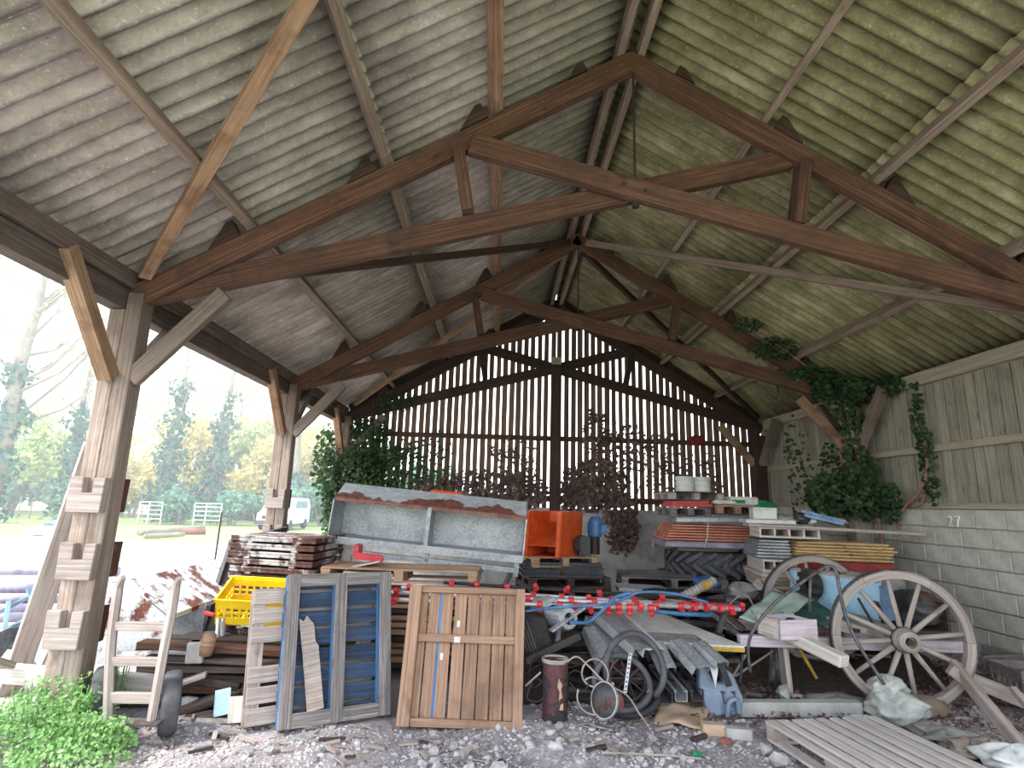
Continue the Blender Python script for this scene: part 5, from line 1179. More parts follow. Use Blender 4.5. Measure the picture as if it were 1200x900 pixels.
for k, (px, s, m_, nm, lab) in enumerate((((2.51,7.10,0.86), (.14, .14, .14), 'blue_tarp', 'blue_cloth', 'crumpled blue cloth in the gloom in front of the tractor tyre'), ((2.89,7.00,0.77), (.16, .14, .18), 'grey_cloth', 'pale_sack', 'pale crumpled sack between blue cloth and cart wheel'), ((2.67,6.90,0.68), (.18, .16, .14), 'iron', 'dark_sack', 'dark sack beneath the pale crumpled sack'), ((2.12,7.00,0.65), (.2, .16, .16), 'grey_cloth', 'grey_sack', 'grey sack sagging left of the yellow-banded tube'), ((1.95,7.20,0.71), (.2, .16, .12), 'rod', 'black_sack', 'black sack in the gloom left of the grey sack'))):
    lump(V(px) - V((0, 0, .1)), s, M[m_], nm, lab, 'sack', seed=40 + k, amp=.5)
t = thing('flexible_duct', 'grey corrugated duct with yellow band lying in front of the tractor tyre', 'duct', (2.17,6.90,0.69))
p, q = V((2.15,6.85,0.70)), V((2.57,6.95,0.88)); n_ = 20; b = MB(); b.tube([lerp(p, q, k / n_) for k in range(n_ + 1)], [.055 if k % 2 else .045 for k in range(n_ + 1)], 12); b.build('tube', M['cable'], t)
b = MB(); b.tube([lerp(p, q, .62), lerp(p, q, .78)], .06, 12); b.build('band', M['yellow_stick'], t)
b = MB(); b.tube(curve_pts([(2.60,6.60,0.68), (2.72,6.60,0.77), (2.79,6.55,0.76), (2.82,6.50,0.66)], 5), .009, 6); tag(b.build('bent_wire', M['cable'], smooth=True), 'pale bent wire arch beside the teal plastic sheet', 'wire')

# ---------------------------------------------------------------- foreground right
a_, b_ = V((1.89,5.23,0.00)), V((3.20,5.30,0.00)); a_.z = b_.z = 0
t = tag(MB().obox(a_ - V((0, 0, .02)), b_ - a_, V((.02, .11, 0)), (0, 0, .115)).build('concrete_kerb', M['concrete'], bevel=.006), 'long grey concrete kerb post lying on the gravel before the cart', 'kerb')
b = MB(); b.obox(V((1.64,4.82,0.00)) - V((0, 0, .02)), (.17, -.02, .0), (.01, .09, 0), (0, 0, .085)); tag(b.build('brick', M['insul'], bevel=.006), 'tan brick lying in the gravel left of the flat pallet', 'brick')
b = MB(); b.obox(V((1.80,4.76,0.00)) - V((0, 0, .02)), (.19, -.03, .0), (.01, .09, 0), (0, 0, .08)); tag(b.build('brick', M['concrete'], bevel=.006), 'blue-grey brick lying between tan brick and flat pallet', 'brick')
Ap, Dp, Bp = V((2.09,4.72,0.15)), V((2.19,4.09,0.15)), V((3.05,4.67,0.15))
uu = unit((Dp - Ap).xy.to_3d()); vv = V((-uu.y, uu.x, 0)); vv = vv if vv.dot(Bp - Ap) > 0 else -vv
pallet(Ap - V((0, 0, .15)), uu, vv, (0, 0, 1), 1.35, max(.85, (Bp - Ap).dot(vv)), 9, 'bleached grey pallet lying flat on the gravel at the front', (M['pale_wood'], M['grey_wood'], M['pale_wood']), gap_jit=.008, fill=.68)
# polythene bag, curved tile, rags
t = NT('cloudy_polythene'); n = t.noise(t.coords('Object'), 9, 5, .6)
t.link(t.ramp(n, [(.35, s2l((158, 162, 158))), (.65, s2l((206, 208, 204)))]), t.b.inputs['Base Color']); t.b.inputs['Roughness'].default_value = .3; t.b.inputs['Alpha'].default_value = .72; t.bump(n, .5, .02); M['poly'] = t.m
q = V((3.40,5.16,0.00)); q.z = -.01
lump(q + V((0, 0, 0)), (.22, .17, .24), M['poly'], 'polythene_bag', 'cloudy crumpled polythene bag slumped at the foot of the near cart wheel', 'bag', seed=7, amp=.4, nu=28, nv=16)
lump(q + V((-.03, .06, .17)), (.14, .1, .17), M['poly'], 'polythene_bag', 'upper billowing part of polythene propped on the near cart wheel', 'bag', seed=9, amp=.5, nu=24, nv=14)
drape(((3.43,5.66,0.00), (3.41,5.24,0.00), V((3.66,5.46,0.00)) + V((0, 0, .12)), V((3.69,5.85,0.00)) + V((0, 0, .12))), 'plastic_flap', M['poly'], 'loose plastic flap spread left of the polythene bag', 'plastic sheet', amp=.012, seed=3)
lump(V((3.05,5.06,0.00)), (.14, .07, .07), paint('pale_teal_film', (182, 206, 210), (150, 176, 182), rough=.4), 'plastic_film', 'pale teal plastic film bunched at the far edge of the flat pallet', 'plastic sheet', seed=13, amp=.5)
M['tile'] = paint('brown_paper', (140, 124, 110), (108, 94, 84), rough=.8)
q = V((3.79,5.26,0.00)); b = MB(); b.grid(lambda a, c: (q.x - .16 + .32 * c, q.y + .12 + .1 * c - .2 * math.cos(a * 2.6 - .2), q.z + .0 + .16 * math.sin(a * 2.8) * (1 - .25 * c)), 14, 4, t=(0, .0, .008)); tag(b.build('curved_card', M['tile'], smooth=True), 'curved brown sheet of card beside the polythene bag', 'card')
M['rag'] = paint('beige_rag', (150, 138, 128), (112, 100, 92), rough=.95)
for k, (px, s, m_, lab) in enumerate((((3.53,4.78,0.00), (.22, .15, .09), 'grey_cloth', 'grey-brown rag heap behind the far edge of the flat pallet'), ((3.52,4.54,-0.00), (.16, .12, .09), 'rag', 'beige crumpled rag right of the flat pallet'), ((3.53,4.95,0.00), (.13, .1, .07), 'rag', 'small beige rag between curved card and flat pallet'), ((3.70,4.60,0.00), (.14, .13, .08), 'rag', 'pinkish beige cloth lying before the leaning grey beams'))):
    lump(V(px) - V((0, 0, .01)), s, M[m_], 'rag', lab, 'rag', seed=60 + k, amp=.7, nu=26, nv=14)
lump(V((3.59,4.26,0.00)) - V((0, 0, .01)), (.2, .16, .16), M['white_cloth'], 'white_bag', 'white plastic bag at the front right corner of the floor', 'bag', seed=71, amp=.5, nu=26, nv=14)
# leaning beams and grey lattice crates
M['greycrate'] = paint('grey_crate_plastic', (138, 128, 126), (108, 100, 98), rough=.6)
plank((4.07,5.35,0.41), (3.90,4.50,0.01), .06, .11, M['grey_wood'], 'grey beam sloping down to the right in front of the plastic crates', 'beam_timber', 'sloping_timber')
plank((3.96,5.25,0.40), (4.17,5.20,0.23), .06, .09, M['grey_wood'], 'short grey block nailed at the head of the sloping beam', 'block', 'timber_offcut')
plank((4.28,5.45,0.27), (4.81,5.20,0.07), .06, .12, M['grey_wood'], 'second grey beam lying lower under the sloping beam', 'beam_timber', 'lying_timber')
plank((4.45,5.20,0.27), (4.44,5.05,0.16), .05, .05, M['grey_wood'], 'short grey stick poking up at the right edge over the crates', 'stick', 'grey_stick')
for k, (px, rz, lab) in enumerate((((4.95, 6.1, 0), .2, 'grey lattice plastic crate by the block wall behind the sloping beam'), ((4.85, 5.55, 0), -.1, 'grey lattice plastic crate under the second grey beam'))):
    R = Matrix.Rotation(rz, 3, 'Z'); lattice_crate(px, R @ V((1, 0, 0)), R @ V((0, 1, 0)), (0, 0, 1), .5, .4, .3, lab, M['greycrate'], bars=7, rows=3)
# stone hammer and sack in the litter
q = V((2.67,5.62,0.00)); b = MB(); b.stone(q + V((0, 0, .07)), .085, .9); tag(b.build('stone', M['concrete']), 'pale grey stone lump at the end of the wooden haft under the cart', 'stone')
b = MB(); b.tube([q + V((.06, 0, .05)), q + V((.42, -.05, .02))], [.022, .028], 8); tag(b.build('wooden_haft', M['wheelwood'], smooth=True), 'grey wooden haft lying beside the pale stone lump under the cart', 'haft')
lump(V((3.10,5.46,0.00)) + V((0, .05, -.01)), (.3, .16, .10), M['grey_cloth'], 'grey_sack', 'flat grey sack on the litter left of the near cart wheel', 'sack', seed=81, amp=.4)
drape((V((1.31,5.04,0.00)) + V((0, 0, .01)), V((1.65,4.88,0.00)) + V((0, 0, .02)), V((1.95,5.44,0.00)) + V((0, 0, .05)), V((1.49,5.45,0.00)) + V((0, 0, .06))), 'paper_sack', M['insul'], 'flattened tan paper sack on the gravel right of the hose loops', 'sack', amp=.014, seed=6)

# ---------------------------------------------------------------- gravel, rubble and litter
def in_heap(x, y): return (-3.0 < x < .35 and y > 4.9) or y > 5.9
rr = random.Random(5)
b = MB()
for k in range(15000):
    x = rr.uniform(-3.2, 4.6); y = 3.55 + rr.random() ** 1.4 * 2.0
    if in_heap(x, y): continue
    r = rr.uniform(.005, .014) if rr.random() < .88 else rr.uniform(.014, .028); b.stone((x, y, floor_h(x, y) + r * .2), r)
M['stone'] = paint('pale_gravel_stone', (204, 198, 200), (132, 126, 128), rough=.95, scale=3)
tag(b.build('gravel', M['stone']), 'pale crushed gravel strewn over the barn floor in front', 'gravel', kind='stuff')
b = MB()
for k in range(2600):
    x = rr.uniform(1.3, 5.4); y = rr.uniform(5.0, 7.2); b.leaf((x, y, floor_h(x, y) + .012 + rr.random() * .03 + .05 * max(0, math.sin(x * 2) * math.sin(y * 2))), rr.uniform(.025, .05), n=(0, 0, 1.2))
tag(b.build('leaf_litter', M['dry_ivy']), 'dark dry leaf litter on the floor under and around the cart', 'leaves', kind='stuff')
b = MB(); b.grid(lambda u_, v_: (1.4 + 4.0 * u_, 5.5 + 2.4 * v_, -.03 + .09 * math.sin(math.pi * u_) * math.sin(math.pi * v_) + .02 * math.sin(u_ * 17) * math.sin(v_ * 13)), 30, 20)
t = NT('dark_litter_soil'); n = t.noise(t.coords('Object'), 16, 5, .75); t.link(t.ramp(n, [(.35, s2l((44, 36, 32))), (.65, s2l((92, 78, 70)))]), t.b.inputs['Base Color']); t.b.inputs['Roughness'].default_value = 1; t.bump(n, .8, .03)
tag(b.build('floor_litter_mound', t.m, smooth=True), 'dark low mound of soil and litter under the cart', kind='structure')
stm = []
for k in range(6):
    b = MB(); b.stone((0, 0, 0), .05, .7); me = b.mesh('rubble_stone'); me.materials.append(M['stone']); stm.append(me)
for k in range(60):
    x = rr.uniform(-.6, 2.7); y = rr.uniform(3.75, 4.95)
    if in_heap(x, y) or (x > 1.6 and y < 4.85): x = rr.uniform(.4, 1.5); y = rr.uniform(3.8, 4.6)
    o = bpy.data.objects.new('rubble_stone', rr.choice(stm)); COL.objects.link(o); s = rr.uniform(.5, 1.15); o.scale = (s, s, s); o.location = (x, y, floor_h(x, y) + .012); o.rotation_euler = (0, 0, rr.random() * 6)
    tag(o, 'pale rubble stone larger than the gravel, loose on the floor in front', 'stone', 'loose rubble stones on the gravel')
M['redbrick'] = paint('red_brick', (150, 92, 84), (118, 68, 62), rough=.9)
for px, m_, r, lab, nm in (((1.75,4.63,0.00), 'redbrick', .045, 'small piece of red brick in the gravel before the kerb', 'brick_fragment'), ((1.45,4.39,0.00), 'green', .04, 'small green plastic scrap in the gravel at the front', 'plastic_scrap'), ((1.99,4.50,0.00), 'concrete', .06, 'grey stone beside the corner of the flat pallet', 'stone'), ((2.01,4.34,0.00), 'concrete', .07, 'large grey stone at the bottom edge by the flat pallet', 'stone')):
    b = MB(); b.stone(V(px) + V((0, 0, .02)), r); tag(b.build(nm, M[m_]), lab, 'fragment')
b = MB(); b.tube([(0.78,4.39,0.02), (1.27,4.36,0.02), (1.45,4.32,0.02)], .008, 6); tag(b.build('thin_rod', M['cable']), 'thin pale rod lying flat on the gravel at the front', 'rod')

b = MB()
for k in range(700):
    x = rr.uniform(-3.0, 4.8); y = rr.uniform(3.7, 5.3); a = rr.random() * 3.14; L = rr.uniform(.03, .13); z = floor_h(x, y) + .012
    if in_heap(x, y): continue
    d = V((math.cos(a), math.sin(a), rr.uniform(-.08, .08))) * L; b.beam((x, y, z), (x + d.x, y + d.y, z + d.z + .008), rr.uniform(.006, .018), .006)
tag(b.build('wood_chips', M['grey_wood']), 'grey splinters and twigs littered over the front of the floor', 'splinters', kind='stuff')
for k in range(34):
    x = rr.uniform(-2.2, 1.6); y = rr.uniform(4.35, 5.0) if x > .3 else rr.uniform(4.2, 4.62); a = rr.random() * 3.14; L = rr.uniform(.06, .2); z = floor_h(x, y) + .02
    d = V((math.cos(a), math.sin(a) * .6, rr.uniform(-.1, .1))) * L
    plank((x, y, z), (x + d.x, y + d.y, z + d.z + .015), rr.uniform(.02, .05), rr.uniform(.01, .025), rr.choice([M['grey_wood'], M['dark_wood'], M['grey_wood'], M['galv']]), 'small broken scrap lying on the gravel before the pallets and the middle heap', 'scrap', 'scrap_piece', 'small scraps on the front gravel', bevel=0)
for k, pts in enumerate(([(0.27,5.00,0.21), (0.35,5.00,0.32), (0.43,4.95,0.26), (0.38,4.90,0.18), (0.28,4.90,0.20), (0.32,4.95,0.30)], [(0.62,4.95,0.31), (0.70,4.90,0.25), (0.77,4.92,0.32), (0.68,4.98,0.39), (0.60,5.00,0.34)], [(0.27,5.10,0.32), (0.45,5.15,0.40), (0.64,5.10,0.38), (0.81,5.20,0.42)])):
    b = MB(); b.tube(curve_pts(pts, 5), .006, 6); tag(b.build('cable', M['rod'], smooth=True), ['tangled black cable at the foot of the brown lid', 'black cable loop right of the scorched canister', 'black cable sagging behind the scorched canister'][k], 'cable')

# ---------------------------------------------------------------- weeds by the open side
rr = random.Random(9)
for k, (x, y, r, h, n, lab) in enumerate(((-3.02, 4.2, .40, .36, 1400, 'largest bright green weed clump at the open side in front of the nearest post'), (-2.62, 4.06, .34, .30, 1100, 'low bright green weed clump nearest the sack truck toe plate'), (-3.25, 4.62, .32, .38, 800, 'tall green weed clump along the pale squared timber'), (-2.92, 4.52, .24, .42, 560, 'green weed clump hiding the foot of the nearest post'), (-2.56, 4.34, .15, .22, 220, 'small green weed tuft between the sack truck wheels'), (-3.0, 5.0, .14, .48, 130, 'thin green weed sprig beside the leaning poles'), (-3.5, 4.2, .32, .28, 520, 'green weed clump at the edge of the yard gravel'))):
    t = thing('weed_clump', lab, 'plant', (x, y, 0)); b = MB(); s = MB()
    for i in range(n):
        a = rr.random() * 6.283; q = math.sqrt(rr.random()); px, py = x + math.cos(a) * r * q, y + math.sin(a) * r * q
        b.leaf((px, py, h * (1 - .65 * q * q) * rr.uniform(.25, 1.05)), rr.uniform(.016, .034), n=(math.cos(a) * .3, math.sin(a) * .3 - .2, .8), long=1.25)
    for i in range(14):
        a = rr.random() * 6.283; q = rr.random() * .7; s.tube([(x + math.cos(a) * r * q * .6, y + math.sin(a) * r * q * .6, -.02), (x + math.cos(a) * r * q, y + math.sin(a) * r * q, h * .8)], .004, 4, caps=False)
    b.build('leaves', M['weed'], t); s.build('stems', M['weed'], t)['kind'] = 'stuff'; t.children[0]['kind'] = 'stuff'

# ---------------------------------------------------------------- creepers
def creeper(label, stems, leaves, mat, loc, cat='creeper', name='ivy'):
    t = thing(name, label, cat, loc); s = MB()
    for pts, r in stems: s.tube(curve_pts(pts, 4), r, 6)
    if stems: s.build('stem', M['stem'], t, smooth=True)
    b = MB()
    for c, sx, sy, sz, n, size in leaves:
        for i in range(n):
            while True:
                p = V((rr.uniform(-1, 1), rr.uniform(-1, 1), rr.uniform(-1, 1)))
                if p.length < 1: break
            b.leaf((c[0] + p.x * sx, c[1] + p.y * sy, c[2] + p.z * sz), size * rr.uniform(.7, 1.3), n=(-.2, -.9, .2), long=1.15)
    b.build('foliage', mat, t)['kind'] = 'stuff'
    return t
creeper('dense green ivy covering the open-side corner of the slatted gable', [([(-2.9, 11.8, 0), (-2.8, 11.82, 1.5), (-2.5, 11.84, 2.6)], .025), ([(-3.1, 11.8, 0), (-3.15, 11.7, 1.6), (-3.1, 11.7, 3.2)], .03)],
        [((-2.85, 11.72, 2.1), .5, .2, .75, 1700, .075), ((-3.15, 11.65, 1.6), .35, .25, .9, 900, .08), ((-2.35, 11.8, 2.3), .5, .1, .6, 600, .07), ((-2.7, 11.75, 3.05), .45, .15, .3, 450, .07), ((-2.0, 11.82, 2.2), .5, .07, .8, 330, .07), ((-3.45, 11.6, 2.4), .3, .3, .8, 450, .08), ((-2.2, 11.75, 3.7), .5, .12, .25, 160, .06), ((-1.4, 11.82, 2.4), .5, .06, .8, 170, .065)], M['ivy'], (-2.9, 11.75, 0))
creeper('dark dry creeper spread over the slats left of the gable centre post', [([(.3, 11.85, 1.6), (.2, 11.86, 2.2), (-.2, 11.86, 2.9)], .012), ([(.6, 11.85, 1.6), (.75, 11.86, 2.4)], .012)],
        [((-.4, 11.84, 2.0), .9, .06, .35, 520, .08), ((.5, 11.84, 1.95), .55, .06, .4, 560, .08), ((-1.3, 11.84, 1.9), .6, .06, .3, 240, .075), ((.3, 11.84, 2.6), .5, .05, .5, 170, .07)], M['dry_ivy'], (.2, 11.84, 1.6), name='dry_creeper')
creeper('brown dry creeper hanging over the plinth right of the gable centre post', [([(2.4, 11.8, .9), (2.35, 11.82, 1.8), (2.0, 11.85, 2.8), (2.3, 11.85, 3.4)], .015), ([(2.6, 11.8, .9), (2.9, 11.84, 2.1), (3.3, 11.85, 3.2)], .012)],
        [((2.0, 11.83, 2.1), .75, .07, .55, 900, .085), ((2.5, 11.78, 1.35), .38, .1, .66, 420, .085), ((1.6, 11.84, 1.9), .4, .06, .35, 330, .08), ((2.6, 11.84, 2.9), .5, .05, .6, 230, .075), ((3.4, 11.84, 2.6), .5, .05, .7, 170, .07), ((2.0, 11.84, 3.2), .3, .05, .5, 150, .07), ((4.2, 11.84, 2.3), .5, .05, .6, 120, .07)], M['dry_ivy'], (2.4, 11.8, .9), name='dry_creeper')
creeper('dark green ivy climbing the block wall post and spilling along the mossy roof', [([(5.46, 8.15, 0), (5.42, 8.2, 1.6), (5.3, 8.35, 2.6), (5.2, 8.4, 3.5)], .03), ([(5.3, 8.7, 0), (5.28, 8.72, 1.8), (5.3, 8.7, 3.3)], .025), ([(5.50,7.90,1.42), (5.50,7.92,1.61), (5.46,7.66,1.82), (5.46,7.38,2.00), (5.48,7.22,2.32), (5.50,7.27,2.82)], .022), ([(5.46,7.57,1.80), (5.50,7.43,1.84), (5.50,7.35,1.97)], .016), ([(5.1, 8.5, 3.6), (4.5, 8.45, 4.05), (3.9, 8.4, 4.45)], .012)],
        [((5.2, 8.35, 3.5), .5, .35, .22, 900, .075), ((5.3, 8.45, 2.9), .22, .2, .6, 330, .07), ((5.0, 8.5, 1.95), .45, .3, .35, 620, .075), ((5.25, 8.25, 2.1), .25, .35, .55, 480, .075), ((5.4, 7.95, 1.85), .1, .3, .3, 170, .07), ((4.8, 8.5, 3.75), .45, .2, .16, 330, .07), ((4.2, 8.45, 4.15), .4, .2, .18, 180, .065), ((3.8, 8.4, 4.5), .25, .15, .12, 60, .06), ((5.45, 7.75, 3.45), .12, .3, .15, 170, .07), ((5.48, 7.3, 2.9), .05, .12, .6, 110, .06), ((5.48, 7.2, 2.3), .05, .15, .5, 110, .06), ((4.75, 9.0, 2.4), .2, .2, .9, 120, .06), ((5.42, 9.2, 2.2), .12, .4, .7, 170, .065)], M['ivy'], (5.3, 8.4, 0))
b = MB(); b.tube([(4.25, 8.5, 3.78), (4.255, 8.5, 3.2)], .012, 6); 
for k in range(10): b.tube([(4.25, 8.5, 3.74 - k * .055), (4.252, 8.5, 3.70 - k * .055)], .019, 6)
tag(b.build('hanging_chain', M['canister']), 'rusty chain hanging from the middle scissor truss above the tyre stack', 'chain')
lump((4.12, 11.86, 2.98), (.16, .05, .2), paint('dull_red_cloth', (128, 44, 44), (92, 32, 34), rough=.9), 'red_rag', 'small dull red rag hanging on the gable cross rail', 'rag', seed=90, amp=.5)

# ---------------------------------------------------------------- outside: trees, shrubs, gates, van
M['bark'] = wood('pale_bark', (110, 102, 92), (148, 140, 128), (176, 168, 156), grain=9)
M['ivy_far'] = leafmat('far_ivy_leaves', [(58, 96, 90), (84, 122, 110), (116, 150, 132)], trans=.25)
M['autumn'] = leafmat('pale_autumn_leaves', [(196, 190, 124), (234, 222, 152), (248, 238, 184)], trans=.35)
M['spring'] = leafmat('yellow_green_leaves', [(150, 176, 112), (194, 210, 142), (226, 232, 172)], trans=.35)
M['bush'] = leafmat('blue_green_bush_leaves', [(92, 138, 118), (124, 164, 142), (156, 188, 164)], trans=.3)
def tall_tree(x, y, h, label, ivy=0.0, spread=.2, n=900, mat='autumn', seed=0, lean=0.0, tr=.28, group=None, bare=14):
    r_ = random.Random(seed); t = thing('tall_tree', label, 'tree', (x, y, 0), 0, group)
    top = V((x + lean * h, y, h)); b = MB(); tp = [lerp((x, y, -.1), top, k / 6) + V((r_.uniform(-.2, .2), 0, 0)) * (k > 0) for k in range(7)]
    b.tube(tp, [tr * (1 - .13 * k) for k in range(7)], 7); b.build('trunk', M['bark'], t, smooth=True)
    tips = []; b = MB()
    for k in range(bare):
        f = r_.uniform(.28, .95); p = lerp((x, y, 0), top, f); a = r_.random() * 6.283; L = h * spread * (1.15 - f * .6) * r_.uniform(.6, 1.3)
        q = p + V((math.cos(a) * L, math.sin(a) * L, L * r_.uniform(.7, 1.5))); m_ = lerp(p, q, .5) + V((0, 0, -L * .12)); b.tube([p, m_, q], [tr * .2, tr * .13, tr * .05], 5)
        tips += [q, m_, lerp(m_, q, .5)]
        for j in range(3):
            s = lerp(m_, q, r_.random()); e = s + V((r_.uniform(-1, 1), r_.uniform(-1, 1), r_.uniform(.2, 1.2))) * L * .4; b.tube([s, e], [tr * .09, tr * .04], 4, caps=False); tips.append(e)
    b.build('branches', M['bark'], t)['kind'] = 'stuff'
    b = MB()
    for k in range(n):
        p = r_.choice(tips); b.leaf(p + V((r_.gauss(0, h * .05), r_.gauss(0, h * .05), r_.gauss(0, h * .05))), r_.uniform(.14, .28))
    b.build('foliage', M[mat], t)['kind'] = 'stuff'
    if ivy:
        b = MB()
        for k in range(int(ivy * h * 130)):
            f = r_.random() ** 1.1 * ivy; p = lerp((x, y, 0), top, f); a = r_.random() * 6.283; q = (.4 + .75 * (1 - f / ivy) ** .6 + .4 * math.sin(f * 40 + seed)) * math.sqrt(r_.random()) * 1.0
            b.leaf(p + V((math.cos(a) * q, math.sin(a) * q, r_.uniform(-.3, .3))), r_.uniform(.18, .34), n=(math.cos(a), math.sin(a), .2))
        b.build('ivy_sleeve', M['ivy_far'], t)['kind'] = 'stuff'
    return t
def shrub(x, y, w, h, label, mat, n=1500, seed=0, name='shrub', cat='shrub', group=None, size=.3, z0=0.0):
    r_ = random.Random(seed); t = thing(name, label, cat, (x, y, 0), 0, group)
    bl = [(V((r_.uniform(-.65, .65) * w, r_.uniform(-.4, .4) * w, z0 + h * r_.uniform(.25, .8))), r_.uniform(.28, .48) * min(w, h)) for _ in range(9)] + [(V((0, 0, h * .45)), min(w, h) * .55)]
    b = MB()
    for k in range(n):
        c, rad = r_.choice(bl); d = V((r_.gauss(0, 1), r_.gauss(0, 1), r_.gauss(0, 1))).normalized(); p = c + d * rad * r_.uniform(.55, 1.08)
        if p.z < .05: continue
        b.leaf(p + V((x, y, 0)), size * r_.uniform(.6, 1.2), n=d * .8)
    b.build('foliage', M[mat], t)['kind'] = 'stuff'
    b = MB()
    for k in range(6):
        c = bl[k][0]; b.tube([(x + c.x * .2, y + c.y * .2, -.1), (x + c.x * .6, y + c.y * .6, c.z * .6), (x + c.x, y + c.y, c.z)], [.09, .06, .03], 5)
    b.build('stems', M['bark'], t)['kind'] = 'stuff'; return t
tall_tree(-27.6, 32, 17, 'big tree with thick ivy-clad trunk at the left edge of the field', ivy=.5, spread=.26, n=800, mat='spring', seed=1, lean=.05, tr=.55, bare=18)
tall_tree(-27.5, 38, 13.5, 'ivy-clad tree standing just left of the nearest post', ivy=.55, n=700, seed=2, lean=-.03, spread=.22)
tall_tree(-21.6, 38, 14.5, 'tall tree with dark ivy sleeve right of the nearest post', ivy=.62, n=500, seed=3, lean=.03, spread=.16)
tall_tree(-19.6, 39.5, 15.5, 'slender leaning tree with ivy sleeve between the two open-side posts', ivy=.55, n=500, seed=4, lean=.10, spread=.14)
tall_tree(-18.2, 44, 16, 'slender bare-topped tree left of the second post', ivy=.3, n=500, seed=5, lean=.09, spread=.15)
tall_tree(-13.6, 39, 12.0, 'thin pale tree behind the second post', ivy=.3, n=600, seed=6, spread=.2)
tall_tree(-36, 50, 19, 'tall pale-leaved tree far behind the left field edge', n=900, mat='spring', seed=7, spread=.2)
tall_tree(-31.5, 54, 19, 'tall pale autumn tree far behind the nearest post', n=900, seed=8, spread=.2)
tall_tree(-25.5, 56, 18, 'tall autumn tree far behind between the open-side posts', n=900, seed=9, spread=.2)
tall_tree(-18.5, 56, 17, 'tall autumn tree far behind the second post', n=800, seed=10, spread=.2)
for k, (x, y, w, h, m_, lab) in enumerate(((-37.5, 42, 4.2, 6.5, 'bush', 'dark blue-green tree at the left edge of the tree belt'), (-31.5, 43, 3.6, 7.6, 'spring', 'yellow-green leafy tree left of the nearest post in the tree belt'), (-27.4, 44, 3.8, 6.6, 'autumn', 'pale yellow leafy tree half hidden behind the nearest post'), (-23.6, 44, 3.4, 7.8, 'autumn', 'pale yellow tree right of the nearest post in the tree belt'), (-20.0, 46, 3.6, 8.2, 'spring', 'green leafy tree in the middle of the tree belt'), (-17.2, 43, 3.2, 6.8, 'autumn', 'yellow leafy tree left of the second post in the tree belt'), (-14.3, 45, 3.2, 7.2, 'autumn', 'yellow leafy tree behind the second post'), (-11.0, 45, 3.0, 6.6, 'bush', 'blue-green tree between the second post and the ivy corner'), (-42.5, 46, 4.5, 8, 'spring', 'green tree at the far left behind the field'))):
    shrub(x, y, w, h, lab, m_, n=2300, seed=30 + k, name='leafy_tree', cat='tree', size=.34, z0=.6)
for k, (x, y, w, h, lab) in enumerate(((-19.0, 35.5, 1.5, 2.1, 'round blue-green bush beside the white field gate'), (-16.2, 36, 1.7, 2.2, 'blue-green bush behind the second white gate'), (-13.5, 36.5, 1.7, 2.3, 'blue-green bush left of the second post'), (-11.2, 38, 1.8, 2.6, 'blue-green bush behind the parked van'), (-33, 38, 2.6, 2.6, 'low blue-green bush at the left field edge'), (-27.3, 37.5, 1.6, 2.2, 'low blue-green bush left of the nearest post'))):
    shrub(x, y, w, h, lab, 'bush', n=1100, seed=60 + k, size=.24)
for k in range(9): shrub(-46 + k * 4.9, 49 + (k % 3) * 1.2, 3.4, 4.6, 'dense dark hedge shrub closing the field behind the tree belt', 'bush', n=900, seed=80 + k, size=.5, group='hedge shrubs behind the tree belt')
M['white_paint'] = paint('white_gate_paint', (226, 228, 230), (196, 198, 202), rough=.5)
for k, (x, y, w, lab) in enumerate(((-20.2, 34.5, 1.3, 'white tubular metal gate left of the round bush'), (-16.9, 34.5, 1.55, 'white tubular metal gate right of the round bush'))):
    t = thing('field_gate', lab, 'gate', (x, y, 0))
    for z in (.25, .5, .75, 1.0, 1.2): b = MB(); b.tube([(x - w / 2, y, z), (x + w / 2, y, z)], .03, 6); b.build('rail', M['white_paint'], t)
    for a in (-w / 2, -.1, w / 2): b = MB(); b.tube([(x + a, y, -.06), (x + a, y, 1.23)], .035, 6); b.build('upright', M['white_paint'], t)
for k, (px, h, lab) in enumerate((((-7.44,15.92,0.00), 1.25, 'dark thin stake in the yard right of the nearest post'), ((-29.33,36.49,0.00), 1.3, 'pale fence post at the left field edge'), ((-29.84,38.05,0.00), 1.1, 'second pale fence post at the left field edge'), ((-25.64,42.74,0.00), 1.3, 'pale fence post left of the white gate'))):
    b = MB(); p = V(px); b.tube([p + V((0, 0, -.1)), p + V((.02, 0, h))], .04 if k else .025, 6); tag(b.build('fence_post', M['rod'] if k == 0 else M['grey_wood']), lab, 'post')
for k, (p, q, r, m_, lab) in enumerate((((-15.05,25.16,0.00), (-14.85,30.08,0.00), .12, 'bark', 'long pale log lying on the grass before the gates'), ((-13.72,23.35,0.00), (-13.31,25.36,0.00), .1, 'bark', 'second shorter log lying on the grass before the gates'), ((-13.98,26.40,0.00), (-13.11,26.84,0.00), .12, 'redbrick', 'reddish log lying on the grass at the end of the pale logs'), ((-14.92,21.77,0.00), (-13.65,20.45,0.00), .22, 'bark', 'short stump log on the gravel edge left of the nearest post'))):
    b = MB(); p, q = V(p), V(q); b.tube([p + V((0, 0, r - .06)), q + V((0, 0, r - .06))], r, 8); tag(b.build('log', M[m_], smooth=True), lab, 'log')
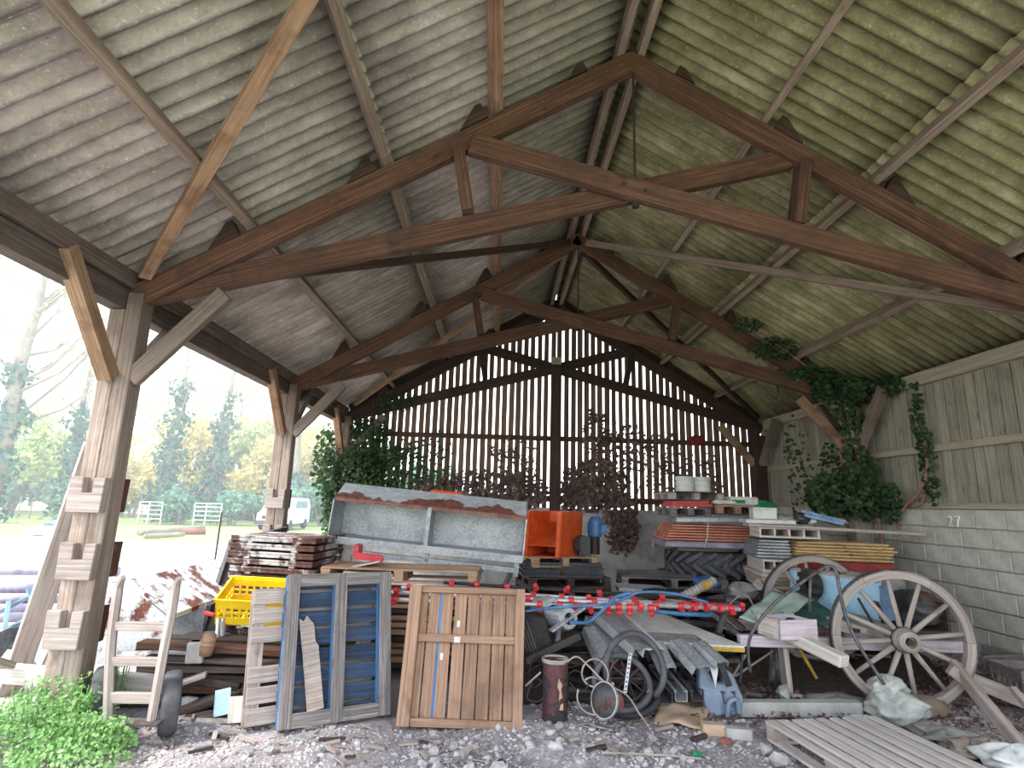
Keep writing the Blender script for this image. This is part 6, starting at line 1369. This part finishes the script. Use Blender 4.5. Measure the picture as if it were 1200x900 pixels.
for k, (px, s, m_, lab, nm) in enumerate((((-18.82,26.05,0.00), (.9, .6, .5), 'blue_item', 'blue-grey tarp heap on the field left of the nearest post', 'tarp_heap'), ((-17.66,23.87,0.00), (.8, .5, .35), 'white_cloth', 'white sheet heap on the field beside the blue tarp', 'sheet_heap'), ((-18.06,26.48,0.00), (.3, .3, .8), 'turq', 'turquoise plastic drum on the field beside the nearest post', 'plastic_drum'))):
    if m_ not in M: M[m_] = paint('turquoise_plastic', (40, 176, 176), (30, 150, 152), rough=.5)
    lump(V(px) - V((0, 0, .08)), s, M[m_], nm, lab, 'heap' if k < 2 else 'drum', seed=95 + k, amp=.4)
# white van
vx, vy = -11.9, 33.0; t = thing('white_van', 'small white van parked on the grass seen between second post and ivy corner', 'van', (vx, vy, 0))
b = MB(); b.prism([(-1.9, .25), (1.9, .25), (1.9, 1.2), (1.6, 1.65), (-.7, 1.65), (-1.25, 1.0), (-1.85, .85)], (vx - .8, vy, 0), (0, 1, 0), (0, 0, 1), (1.6, 0, 0)); b.build('body', M['white_paint'], t, bevel=.06)
M['glass'] = paint('van_glass', (120, 140, 150), (100, 120, 132), rough=.15)
b = MB(); b.obox((vx - .68, vy - 1.28, 1.03), (1.36, 0, 0), (0, .50, .54), (0, -.02, .02)); b.build('windscreen', M['glass'], t)
b = MB(); b.obox((vx - .45, vy - 1.92, .55), (.9, 0, 0), (0, .06, 0), (0, 0, .16)); b.build('grille', M['rod'], t)
b = MB(); b.obox((vx - .85, vy - 1.97, .27), (1.7, 0, 0), (0, .15, 0), (0, 0, .2)); b.build('bumper', M['iron'], t)
for sx in (-1, 1):
    b = MB(); b.obox((vx + sx * .62 - .14, vy - 1.91, .62), (.28, 0, 0), (0, .05, 0), (0, 0, .15)); b.build('headlight', M['galv'], t)
    b = MB(); b.obox((vx + sx * .805 - .01, vy - .6, 1.1), (.02, 0, 0), (0, 1.9, 0), (0, 0, .4)); b.build('side_window', M['glass'], t)
    for sy in (-1.2, 1.2): b = MB(); b.lathe([(.001, -.1), (.26, -.1), (.3, -.06), (.3, .06), (.26, .1), (.001, .1)], (vx + sx * .72, vy + sy, .24), (1, 0, 0), 18); b.build('wheel', M['black_rubber'], t)

# ---------------------------------------------------------------- morning haze over the field
t = NT('field_haze'); t.n.remove(t.b); vs = t.new('ShaderNodeVolumeScatter'); vs.inputs['Density'].default_value = .012; vs.inputs['Color'].default_value = (.96, .98, 1, 1); vs.inputs['Anisotropy'].default_value = .3
t.link(vs.outputs[0], t.n['Material Output'].inputs['Volume'])
b = MB(); b.obox((-75, 16, -.08), (69, 0, 0), (0, 52, 0), (0, 0, 24)); tag(b.build('haze', t.m), 'thin pale haze hanging over the field and tree belt', 'haze', kind='stuff')
